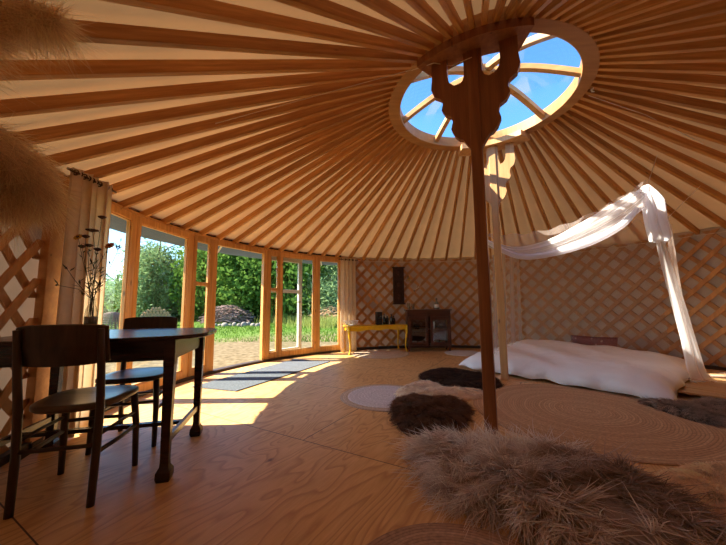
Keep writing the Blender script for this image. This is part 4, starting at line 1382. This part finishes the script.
# ---------------------------------------------------------------- yellow bench with its things
def cabriole(mb_, x, y, z1, sx, sy, s=1.0):
    d = Vector((sx, sy, 0)).normalized()
    c = Vector((x, y, 0))
    pts = [(0.030, z1), (0.034, z1 * 0.88), (0.018, z1 * 0.68), (-0.004, z1 * 0.42), (-0.012, z1 * 0.2), (0.0, 0.05), (0.022, 0.012), (0.022, 0.0)]
    mb_.tube([c + d * o_ + Vector((0, 0, z)) for o_, z in pts], [0.030 * s, 0.032 * s, 0.024 * s, 0.016 * s, 0.013 * s, 0.013 * s, 0.020 * s, 0.020 * s], 8)
FLp = Vector((-0.27, 5.93, 0)); FRp = Vector((0.86, 6.33, 0))
bx = (FRp - FLp).normalized(); by = Vector((-bx.y, bx.x, 0))
bl = (FRp - FLp).length; bd = 0.36; bh = 0.53
bc = FLp + bx * bl / 2 + by * bd / 2
root = empty('bench', bc, math.atan2(bx.y, bx.x))
tag(root, 'bright yellow painted bench with curved cabriole legs by the right end of the windows', 'bench')
m = MB(); m.prism([(bl / 2 + 0.03, -bd / 2 - 0.02), (bl / 2 + 0.03, bd / 2 + 0.02), (-bl / 2 - 0.03, bd / 2 + 0.02), (-bl / 2 - 0.03, -bd / 2 - 0.02)], bh - 0.022, bh)
m.build('bench_top', 'yellow', root, bevel=0.008)
def apron(p, q):
    a = Vector(p); b = Vector(q); d = b - a; n = 24; nn = Vector((-d.y, d.x, 0)).normalized() * 0.009
    P = []
    for i in range(n + 1):
        t = i / n
        low = bh - 0.085 - 0.022 * (abs(2 * t - 1) ** 3) + 0.010 * math.cos(t * 6 * PI)
        c = a + d * t
        P.append([c + nn + Vector((0, 0, low)), c - nn + Vector((0, 0, low)), c - nn + Vector((0, 0, bh - 0.022)), c + nn + Vector((0, 0, bh - 0.022)), c + nn + Vector((0, 0, low))])
    m = MB(); m.grid(P); m.build('apron', 'yellow', root)
hx, hy = bl / 2 - 0.01, bd / 2
apron((-hx, -hy, 0), (hx, -hy, 0)); apron((-hx, hy, 0), (hx, hy, 0)); apron((-hx, -hy, 0), (-hx, hy, 0)); apron((hx, -hy, 0), (hx, hy, 0))
for sx in (-1, 1):
    for sy in (-1, 1):
        m = MB(); cabriole(m, sx * hx, sy * hy, bh - 0.022, sx, sy); m.build('leg', 'yellow', root, smooth=True)
def on_bench(x, y): 
    p = bc + bx * x + by * y
    return Vector((p.x, p.y, bh))
# white lacy bowl
root = empty('lace_bowl', on_bench(-0.50, 0.02)); tag(root, 'white lacy openwork bowl on the left end of the yellow bench', 'bowl')
m = MB(); m.lathe([(0.05, 0), (0.055, 0.008), (0.01, 0.010)], n=20); m.build('foot', 'white', root)
m = MB()
for k in range(20):
    a = 2 * PI * k / 20; b = a + 2 * PI / 20 * 2.5
    for e in (b, 2 * a - b):
        m.tube([(0.05 * math.cos(a), 0.05 * math.sin(a), 0.005), (0.11 * math.cos((a + e) / 2), 0.11 * math.sin((a + e) / 2), 0.045), (0.145 * math.cos(e), 0.145 * math.sin(e), 0.095)], 0.004, 5)
m.build('lattice_side', 'white', root)
m = MB(); m.tube([(0.145 * math.cos(2 * PI * k / 32), 0.145 * math.sin(2 * PI * k / 32), 0.095) for k in range(33)], 0.006, 6, cap=False); m.build('rim', 'white', root, smooth=True)
# black radio and dark bottles
root = empty('radio', on_bench(0.10, 0.05), math.atan2(bx.y, bx.x)); tag(root, 'small black box radio standing left of the dark bottles on the bench', 'radio')
m = MB(); m.box((0, 0, 0.13), (0.11, 0.12, 0.26)); m.build('housing', 'black', root, bevel=0.008)
m = MB(); m.lathe([(0.036, 0), (0.036, 0.004)], n=20); q = m.build('speaker_grille', 'bottle', root); q.location = (0, -0.0605, 0.15); q.rotation_euler = (R_(90), 0, 0)
for k, (x, y, h_, s, lb) in enumerate(((0.21, 0.03, 0.22, 1.0, 'dark bottle next to the black radio on the yellow bench'),
                                       (0.29, 0.06, 0.19, 1.1, 'second dark bottle from the radio on the yellow bench'),
                                       (0.37, 0.02, 0.21, 1.0, 'third dark bottle from the radio on the yellow bench'),
                                       (0.44, 0.06, 0.17, 1.1, 'dark bottle at the right end of the row on the yellow bench'))):
    root = empty('bottle', on_bench(x, y)); tag(root, lb, 'bottle')
    m = MB(); m.lathe([(0.028 * s, 0), (0.031 * s, 0.006), (0.031 * s, h_ * 0.55), (0.024 * s, h_ * 0.68), (0.011, h_ * 0.78), (0.011, h_ * 0.93)], n=16); m.build('bottle_body', 'bottle', root, smooth=True)
    m = MB(); m.lathe([(0.013, h_ * 0.93), (0.013, h_), (0.008, h_)], n=12); m.build('cap', 'white' if k == 1 else 'black', root)

# ---------------------------------------------------------------- dark cabinet
cc = Vector((1.315, 6.42, 0)); crz = R_(-1)
root = empty('glass_cabinet', cc, crz)
tag(root, 'low dark brown cabinet with glazed doors against the back lattice', 'cabinet')
cw, cd, chh = 0.86, 0.34, 0.83
m = MB(); m.box((0, 0, chh - 0.0125), (cw + 0.05, cd + 0.04, 0.025)); m.build('cabinet_top', 'cabinet', root, bevel=0.006)
m = MB(); m.box((-cw / 2 + 0.012, 0, 0.45), (0.024, cd, 0.71)); m.box((cw / 2 - 0.012, 0, 0.45), (0.024, cd, 0.71))
m.box((0, cd / 2 - 0.006, 0.45), (cw - 0.048, 0.012, 0.71)); m.box((0, 0, 0.107), (cw - 0.048, cd - 0.02, 0.024))
m.box((0, -cd / 2 + 0.012, 0.745), (cw - 0.048, 0.02, 0.12))
m.build('carcass', 'cabinet', root)
m = MB(); m.box((0, 0.01, 0.42), (cw - 0.05, cd - 0.06, 0.016)); m.build('shelf', 'cabinet', root)
for sx in (-1, 1):
    for sy in (-1, 1):
        m = MB(); m.beam((sx * (cw / 2 - 0.03), sy * (cd / 2 - 0.03), 0), (sx * (cw / 2 - 0.03), sy * (cd / 2 - 0.03), 0.097), 0.03, 0.03, upv=(0, 1, 0), w2=0.045, h2=0.045); m.build('leg', 'cabinet', root)
    x0 = 0.02 if sx > 0 else -cw / 2 + 0.02; x1 = cw / 2 - 0.02 if sx > 0 else -0.02
    y = -cd / 2 - 0.003; f = 0.055
    m = MB()
    m.box(((x0 + f / 2), y, 0.405), (f, 0.022, 0.56)); m.box((x1 - f / 2, y, 0.405), (f, 0.022, 0.56))
    m.box(((x0 + x1) / 2, y, 0.665 - 0.01), (x1 - x0 - 2 * f, 0.022, 0.06)); m.box(((x0 + x1) / 2, y, 0.155), (x1 - x0 - 2 * f, 0.022, 0.06))
    dr = m.build('door', 'cabinet', root, bevel=0.003)
    g = MB(); g.box(((x0 + x1) / 2, y, 0.405), (x1 - x0 - 2 * f, 0.004, 0.44)); g.build('pane', 'clear', dr)
    k_ = MB(); k_.tube([(0, -0.012, 0), (0, -0.03, 0)], [0.006, 0.012], 10)
    kk = k_.build('knob', 'eyelet', dr, smooth=True); kk.location = (-0.045 * sx, y, 0.42)
def in_cab(x, y, z): 
    v = Matrix.Rotation(crz, 3, 'Z') @ Vector((x, y, 0)); return cc + v + Vector((0, 0, z))
for x, y, z, r, h_, lb, mt in ((-0.28, -0.02, 0.119, 0.05, 0.07, 'white cup low behind the left cabinet door', 'white'), (-0.15, 0.0, 0.119, 0.055, 0.05, 'white bowl low behind the left cabinet door', 'white'),
                               (-0.22, 0.0, 0.428, 0.06, 0.10, 'dark jug on the shelf behind the left cabinet door', 'bottle'),
                               (0.12, -0.02, 0.428, 0.022, 0.15, 'white candle on the shelf behind the right cabinet door', 'white'),
                               (0.26, -0.02, 0.428, 0.045, 0.10, 'clear tumbler on the shelf behind the right cabinet door', 'clear'), (0.16, -0.03, 0.119, 0.05, 0.09, 'pale mug low behind the right cabinet door', 'white'),
                               (0.29, -0.02, 0.119, 0.045, 0.08, 'small pale pot low in the right corner of the cabinet', 'jutepale')):
    m = MB(); m.lathe([(r * 0.7, 0), (r * 0.9, h_ * 0.15), (r, h_ * 0.6), (r, h_), (r * 0.9, h_), (r * 0.85, h_ * 0.3), (0.004, h_ * 0.12)], n=16)
    o = m.build('candle' if 'candle' in lb else lb.split()[1] if lb.split()[1] in ('cup', 'bowl', 'jug', 'tumbler', 'mug') else 'pot', mt, None, smooth=True, loc=in_cab(x, y, z))
    tag(o, lb, 'candle' if 'candle' in lb else 'crockery')
for x, y, h_, lb in ((-0.38, -0.04, 0.13, 'drinking glass at the far left end of the cabinet top'), (-0.29, 0.0, 0.12, 'drinking glass just right of another on the cabinet top')):
    m = MB(); m.lathe([(0.028, 0), (0.034, h_), (0.031, h_), (0.025, 0.01), (0.003, 0.01)], n=18)
    o = m.build('drinking_glass', 'clear', None, smooth=True, loc=in_cab(x, y, chh)); tag(o, lb, 'glass')
root = empty('bottle', in_cab(0.20, 0, chh)); tag(root, 'clear bottle with a white label standing on the right of the cabinet top', 'bottle')
m = MB(); m.lathe([(0.045, 0), (0.048, 0.01), (0.048, 0.11), (0.03, 0.15), (0.015, 0.17), (0.015, 0.20)], n=20); m.build('bottle_body', 'water', root, smooth=True)
m = MB(); m.lathe([(0.0495, 0.03), (0.0495, 0.10)], n=20); m.build('paper_label', 'white', root, smooth=True)
m = MB(); m.lathe([(0.018, 0.20), (0.018, 0.225), (0.01, 0.225)], n=14); m.build('cap', 'black', root)

# tall dark wooden panel hung on the lattice
wa = 98.5
p = pol(wa, RW - 0.05, 0)
root = empty('wall_panel', (p.x, p.y, 0.95), R_(wa - 90)); tag(root, 'tall narrow dark carved wooden panel mounted on the back lattice', 'wall panel')
m = MB(); m.box((0, 0, 0.39), (0.235, 0.03, 0.78)); m.build('backing_board', 'plaque', root, bevel=0.004)
m = MB()
for sx in (-1, 1): m.box((sx * 0.105, -0.022, 0.39), (0.03, 0.02, 0.78))
for z in (0.015, 0.27, 0.53, 0.765): m.box((0, -0.022, z), (0.18, 0.02, 0.03))
m.box((0, -0.03, 0.79), (0.28, 0.05, 0.025)); m.box((0, -0.03, 0.0), (0.28, 0.05, 0.025))
m.build('moulding', 'plaque', root, bevel=0.003)
m = MB()
for z in (0.14, 0.40, 0.65):
    for k in range(8):
        a = 2 * PI * k / 8
        m.tube([(0, -0.018, z), (0.05 * math.cos(a), -0.02, z + 0.07 * math.sin(a))], [0.010, 0.004], 6)
m.build('carving', 'cabinet', root, smooth=True)
# little dried yellow bunch and a small white ornament on the lattice
p = pol(95.0, RW - 0.05, 1.46)
root = empty('dried_bunch', p); tag(root, 'small dried yellow flower bunch hanging right of the dark wall panel', 'dried flowers')
m = MB()
for k in range(14):
    a = random.uniform(0, 2 * PI); s = random.uniform(0.02, 0.06)
    m.tube([(0, 0, 0.20), (0, 0, 0.12), (s * math.cos(a), -abs(s * math.sin(a)) * 0.5, -0.02)], [0.003, 0.003, 0.001], 4)
m.build('stems', 'stem', root)
m = MB()
for k in range(26):
    a = random.uniform(0, 2 * PI); s = random.uniform(0.01, 0.06); z = random.uniform(-0.04, 0.07)
    m.lathe([(0.002, -0.011), (0.012, 0), (0.002, 0.011)], (s * math.cos(a), -0.01 - abs(s * math.sin(a)) * 0.4, z), 6)
m.build('blossoms', 'petal_y', root)
p = pol(91.6, RW - 0.04, 1.30)
root = empty('twig_ornament', p); tag(root, 'small pale twig ornament hooked on the lattice above the cabinet', 'ornament')
m = MB(); m.tube([(-0.09, 0, -0.06), (0, -0.01, 0), (0.06, 0, 0.09)], [0.009, 0.008, 0.004], 6); m.tube([(0, -0.01, 0), (0.09, 0, 0.02)], [0.006, 0.003], 6)
m.tube([(-0.04, 0, -0.03), (-0.02, 0, 0.07)], [0.006, 0.003], 6)
m.build('twigs', 'cord', root, smooth=True)
m = MB(); m.lathe([(0.004, -0.02), (0.018, 0), (0.004, 0.02)], (-0.085, -0.01, -0.07), 8); m.build('bead', 'black', root, smooth=True)

# ---------------------------------------------------------------- strings under the roof
def string(name, pts, label, r=0.0035):
    b = Vector(pts[0]); m = MB(); m.tube([Vector(p) - b for p in pts], r, 5)
    o = m.build(name, 'cord', None, loc=b); tag(o, label, 'string'); return o
string('thin_cord', [pol(199, 2.6, 2.36), pol(205, 1.8, 2.66), pol(213, 1.03, 3.03)], 'pale thin cord strung under the roof poles up to the crown at the upper left')
string('thin_cord', [pol(213, 1.02, 3.03), pol(225, 0.97, 2.99), (0.78, 2.46, 2.97), (0.90, 2.31, 2.92)], 'pale cord looped from the crown ring to the nearer pillar')
string('thin_cord', [pol(-10, 1.03, 3.04), pol(-6, 1.6, 2.83), pol(-3, 2.2, 2.54)], 'pale thin cord strung from the crown towards the right wall')
m = MB()
for k in range(9):
    m.tube([(0.012 * math.cos(k), 0.012 * math.sin(k * 2), 0.008 * k - 0.03), (0.02 * math.cos(k + 2), 0.02 * math.sin(k * 2 + 1), 0.008 * k - 0.02)], 0.006, 5)
o = m.build('cord_knot', 'cord', None, loc=pol(-14, 1.04, 3.06)); tag(o, 'small white cord knot at the right rim of the crown', 'knot')

# ---------------------------------------------------------------- outdoors
ZG = -0.12
m = MB(); P = []
for i in range(61):
    row = []
    for j in range(61):
        x = -70 + 110 * i / 60; y = -40 + 110 * j / 60
        d = math.hypot(x - CX, y - CY)
        row.append((x, y, ZG + (0.05 * math.sin(x * 0.4) * math.cos(y * 0.35) if d > 7 else 0)))
    P.append(row)
m.grid(P); tag(m.build('ground', 'ground', smooth=True), 'lawn with trodden dry ground around the tent', 'ground', kind='structure')

def ray_xy(u, dist):
    """a place outside in the direction of column u at this forward distance"""
    return ((u - 363) / K * dist, dist)

def blades(name, cen_fn, n, h, w, mat, label, kind='stuff', cat='grass'):
    V = []; F = []
    P_ = cen_fn(n)
    hh = h * (0.5 + 0.8 * rng.random(n)); a = rng.random(n) * 2 * PI
    sx = np.cos(a) * w / 2; sy = np.sin(a) * w / 2
    le = rng.normal(size=(n, 2)) * h * 0.3
    v0 = np.stack([P_[:, 0] - sx, P_[:, 1] - sy, np.full(n, ZG - 0.02)], 1)
    v1 = np.stack([P_[:, 0] + sx, P_[:, 1] + sy, np.full(n, ZG - 0.02)], 1)
    v2 = np.stack([P_[:, 0] + le[:, 0], P_[:, 1] + le[:, 1], ZG + hh], 1)
    V = np.stack([v0, v1, v2], 1).reshape(-1, 3)
    F = (np.arange(n) * 3)[:, None] + np.array([0, 1, 2])
    me = bpy.data.meshes.new(name); me.from_pydata(V.tolist(), [], F.tolist()); me.materials.append(MT[mat])
    o = bpy.data.objects.new(name, me); COL.objects.link(o); tag(o, label, cat, kind=kind)
    return o
def lawn(n):
    y = 9 + 24 * rng.random(n) ** 1.3; u = -60 + 420 * rng.random(n)
    return np.stack([(u - 363) / K * y, y], 1)
blades('lawn_grass', lawn, 26000, 0.10, 0.05, 'grass', 'short green lawn grass outside the windows')
def weeds(n):
    k = rng.integers(0, 7, n)
    cs_ = np.array([(-2.6, 16.0), (-1.8, 15.2), (-1.2, 15.8), (-4.2, 19.0), (-5.4, 19.4), (-0.8, 17), (-2.2, 18)])
    return cs_[k] + rng.normal(size=(n, 2)) * np.array([0.55, 0.5])
blades('tall_weeds', weeds, 2600, 0.5, 0.04, 'weed', 'tall yellow-green weeds growing on the lawn by the brushwood')

def make_foliage(seed, n, rx, rz_, mat, size, droop=False, clumps=60):
    r = np.random.default_rng(seed)
    c = r.normal(size=(clumps, 3)); c /= np.linalg.norm(c, axis=1, keepdims=True)
    c *= (0.35 + 0.6 * r.random((clumps, 1)) ** 0.5)
    c[:, :2] *= rx; c[:, 2] *= rz_
    k = r.integers(0, clumps, n)
    p = c[k] + r.normal(size=(n, 3)) * 0.17 * rx * np.array([1, 1, 0.8])
    if droop: p[:, 2] -= r.random(n) ** 2 * 1.1 * rz_ * 0.7
    a = r.normal(size=(n, 3)); a /= np.linalg.norm(a, axis=1, keepdims=True)
    b = np.cross(a, r.normal(size=(n, 3))); b /= np.linalg.norm(b, axis=1, keepdims=True)
    s = size * (0.6 + 0.8 * r.random((n, 1)))
    asp = 0.35 if droop else 0.6
    V = np.stack([p - a * s, p + b * s * asp, p + a * s, p - b * s * asp], 1).reshape(-1, 3)
    F = (np.arange(n) * 4)[:, None] + np.arange(4)
    me = bpy.data.meshes.new('foliage'); me.from_pydata(V.tolist(), [], F.tolist()); me.materials.append(MT[mat])
    return me
FOL = {'a': make_foliage(1, 16000, 2.6, 2.6, 'leaf_a', 0.13), 'b': make_foliage(2, 20000, 2.8, 2.7, 'leaf_b', 0.14, clumps=90), 'c': make_foliage(3, 24000, 2.6, 3.0, 'leaf_c', 0.13, droop=True, clumps=50)}
def trunk_mesh(h):
    m = MB(); m.tube([(0, 0, 0), (0.1, 0.05, h * 0.3), (0.0, 0.1, h * 0.6), (0.15, 0, h * 0.95)], [0.26, 0.20, 0.15, 0.04], 8)
    for k in range(8):
        a = k * 2.4; z = h * (0.3 + 0.07 * k)
        m.tube([(0.05, 0.05, z), (math.cos(a) * 0.9, math.sin(a) * 0.9, z + 0.8), (math.cos(a) * 1.9, math.sin(a) * 1.9, z + 1.3)], [0.09, 0.06, 0.02], 6)
    return m
def tree(x, y, h, kind, sc, label, zc=None):
    root = empty('tree', (x, y, ZG), random.uniform(0, 6)); tag(root, label, 'tree')
    trunk_mesh(h).build('trunk', 'bark', root, smooth=True)
    f = bpy.data.objects.new('foliage', FOL[kind]); COL.objects.link(f); f.parent = root
    f.location = (0, 0, zc if zc is not None else h * 0.62); f.scale = sc
    return root
tx = lambda u, d: ((u - 363) / K * d, d)
for u, d, h, kd, sc, lb in (
        (157, 24, 6.4, 'c', (0.95, 0.95, 0.95), 'pale green airy tree seen through the second window'),
        (60, 34, 5.0, 'a', (0.9, 0.9, 0.9), 'green tree far to the left behind the curtain'),
        (92, 36, 5.0, 'c', (0.8, 0.8, 0.8), 'pale tree far off behind the wicker shelter'),
        (116, 30, 4.4, 'a', (0.5, 0.5, 0.5), 'small green tree far off between the first two windows'),
        (206, 25, 6, 'a', (0.9, 0.9, 1.1), 'bright green tree seen through the narrow window left of the open doorway'),
        (226, 24, 7, 'b', (1.15, 1.15, 1.2), 'dark leafy tree at the left of the open doorway'),
        (252, 22, 6, 'b', (1.1, 1.1, 1.05), 'dark leafy tree at the right of the open doorway'),
        (240, 31, 8, 'a', (1.4, 1.2, 1.4), 'taller green tree behind the dark ones of the doorway'),
        (276, 24, 6.5, 'a', (1.1, 1.1, 1.15), 'green tree seen through the narrow window right of the doorway'),
        (300, 21, 5.6, 'b', (1.0, 1.0, 1.05), 'dark leafy tree seen through the window behind the open leaf'),
        (318, 27, 6.5, 'a', (1.2, 1.1, 1.2), 'green tree near the post between the last two windows'),
        (337, 20, 4.4, 'c', (0.8, 0.8, 0.75), 'pale bushy tree seen through the last window by the curtain'),
        (360, 26, 7, 'b', (1.2, 1.2, 1.2), 'dark tree farthest right behind the curtain')):
    x, y = tx(u, d); tree(x, y, h, kd, sc, lb, zc=h * 0.52)
# hedge-like undergrowth closing the view under the crowns
for k, (u, d, s, lb) in enumerate(((212, 27, 1.0, 'low dark bush under the trees left of the doorway'), (235, 28, 1.1, 'low dark bush under the trees in the middle of the doorway'), (262, 26, 1.0, 'low dark bush under the trees right of the doorway'),
                             (285, 25, 1.0, 'low bush behind the open door leaf'), (312, 24, 1.0, 'low bush behind the brushwood at the right'), (340, 24, 0.9, 'low bush in the last window'), (180, 29, 0.9, 'low bush at the right side of the second window'), (120, 36, 1.0, 'distant low bush in the first window'))):
    x, y = tx(u, d)
    root = empty('bush', (x, y, ZG), k * 1.3); tag(root, lb, 'bush')
    f = bpy.data.objects.new('foliage', FOL['b' if k < 5 else 'a']); COL.objects.link(f); f.parent = root; f.location = (0, 0, 0.9 * s); f.scale = (s, s, 0.5 * s)
    m = MB(); m.tube([(0, 0, 0), (0.1, 0, 0.5), (0.1, 0.1, 1.0)], [0.08, 0.06, 0.03], 6); m.tube([(0, 0, 0.1), (-0.5, 0.2, 0.9)], [0.05, 0.02], 6); m.build('stem', 'bark', root)
# far hill
m = MB(); P = []
for i in range(41):
    a = R_(70 + 120 * i / 40)
    row = []
    for j in range(6):
        r = 75 + j * 8
        row.append((r * math.cos(a), r * math.sin(a), ZG - 1 + (j / 5) * (5.5 + 2 * math.sin(i * 0.5) + math.sin(i * 1.3))))
    P.append(row)
m.grid(P); tag(m.build('hill', 'hill', smooth=True), 'distant wooded rise on the horizon outside', 'hill', kind='structure')

# round-topped log stack
x0, y0 = tx(157, 17)
lg = None; ys = Vector((x0, y0, 0)); dirv = Vector((x0, y0, 0)).normalized(); sdv = Vector((-dirv.y, dirv.x, 0)) * -1
r_ = 0.075
for row in range(8):
    half = 0.72 * (1.0 if row < 5 else (0.92, 0.72, 0.42)[row - 5])
    n = int(2 * half / (2 * r_ + 0.004))
    for k in range(n):
        off = (k - (n - 1) / 2) * (2 * r_ + 0.004)
        p = ys + sdv * off + Vector((0, 0, ZG + r_ + row * r_ * 1.74))
        if lg is None:
            m = MB(); m.tube([(0, 0, -0.45), (0, 0, 0.45)], r_, 8); lg = m.build('firewood_log', 'log'); o = lg
        else:
            o = lg.copy(); COL.objects.link(o)
        o.location = p + dirv * random.uniform(-0.03, 0.03); o.rotation_euler = dirv.to_track_quat('Z', 'Y').to_euler()
        tag(o, 'cut firewood log, %s from left in the %s row up of the lawn stack' % (ORD[k], ORD[row]), 'log', 'logs of the stack on the lawn')
# wicker-like brush hut in the first window
def brush(name, x, y, w, h, n, label, cat, mat='brush'):
    m = MB()
    for k in range(n):
        a = random.uniform(0, 2 * PI); t = random.random() ** 0.5
        cx = x + w * 0.5 * t * math.cos(a) * 0.8; cy = y + 0.8 * t * math.sin(a)
        L_ = random.uniform(0.4, 0.9); b = random.uniform(-0.5, 0.5) + (PI if random.random() < .5 else 0)
        hz = h * (1 - ((cx - x) / (w / 2)) ** 2) * random.random()
        p = Vector((cx, cy, ZG + max(0.02, hz * 0.9)))
        d = Vector((math.cos(b), math.sin(b), random.uniform(-0.25, 0.45)))
        m.tube([p - d * L_ * 0.5, p + Vector((0, 0, 0.12)), p + d * L_ * 0.5], [0.03, 0.025, 0.008], 5)
    for i, v in enumerate(m.v):
        if v[2] < ZG + 0.01: m.v[i] = (v[0], v[1], ZG + 0.01)
    o = m.build(name, mat); tag(o, label, cat, kind='stuff')
    return o
x, y = tx(228, 19.5); brush('brushwood_pile', x, y, 3.6, 1.15, 420, 'long heap of reddish brushwood on the lawn beyond the open doorway', 'brushwood')
x, y = tx(332, 18); brush('brushwood_pile', x, y, 2.6, 1.0, 260, 'heap of pale brushwood on the lawn beyond the last windows', 'brushwood', 'log')
x, y = tx(114, 12)
root = empty('wicker_shelter', (x, y, ZG)); tag(root, 'dark domed wicker shelter outside the first window', 'shelter')
m = MB()
for k in range(18):
    a = PI * k / 18
    m.tube([(0.75 * math.cos(t) * math.cos(a), 0.75 * math.cos(t) * math.sin(a), 0.85 * math.sin(t)) for t in [PI * q / 12 for q in range(13)]], 0.016, 5)
m.build('ribs', 'bark', root)
m = MB()
for k in range(16):
    t = PI / 2 * k / 16.5
    m.tube([(0.76 * math.cos(t) * math.cos(q), 0.76 * math.cos(t) * math.sin(q), 0.02 + 0.85 * math.sin(t)) for q in [2 * PI * z / 24 for z in range(25)]], 0.018, 5, cap=False)
m.build('weave', 'brush', root)
# stones at the edge of the heap
sp = None
for k in range(11):
    x, y = tx(217 + k * 4.6, 16.5 + 0.3 * math.sin(k * 2))
    if sp is None:
        m = MB(); P = []
        for i in range(12):
            a = 2 * PI * i / 12
            P.append([(0.16 * math.cos(a) * c * (1 + 0.15 * math.sin(3 * a)), 0.13 * math.sin(a) * c, z) for c, z in ((0.85, 0), (1.0, 0.05), (0.9, 0.12), (0.5, 0.17), (0.02, 0.18))])
        m.grid(P, closed_u=True); sp = m.build('stone', 'stone', smooth=True); o = sp
    else:
        o = sp.copy(); COL.objects.link(o)
    o.location = (x, y, ZG + 0.0); s = random.uniform(0.7, 1.3); o.scale = (s, s, s * random.uniform(0.8, 1.3)); o.rotation_euler = (0, 0, random.uniform(0, 6))
    tag(o, 'grey field stone, %s from the left in the row before the brushwood heap' % ORD[k], 'stone', 'stones in front of the brushwood')
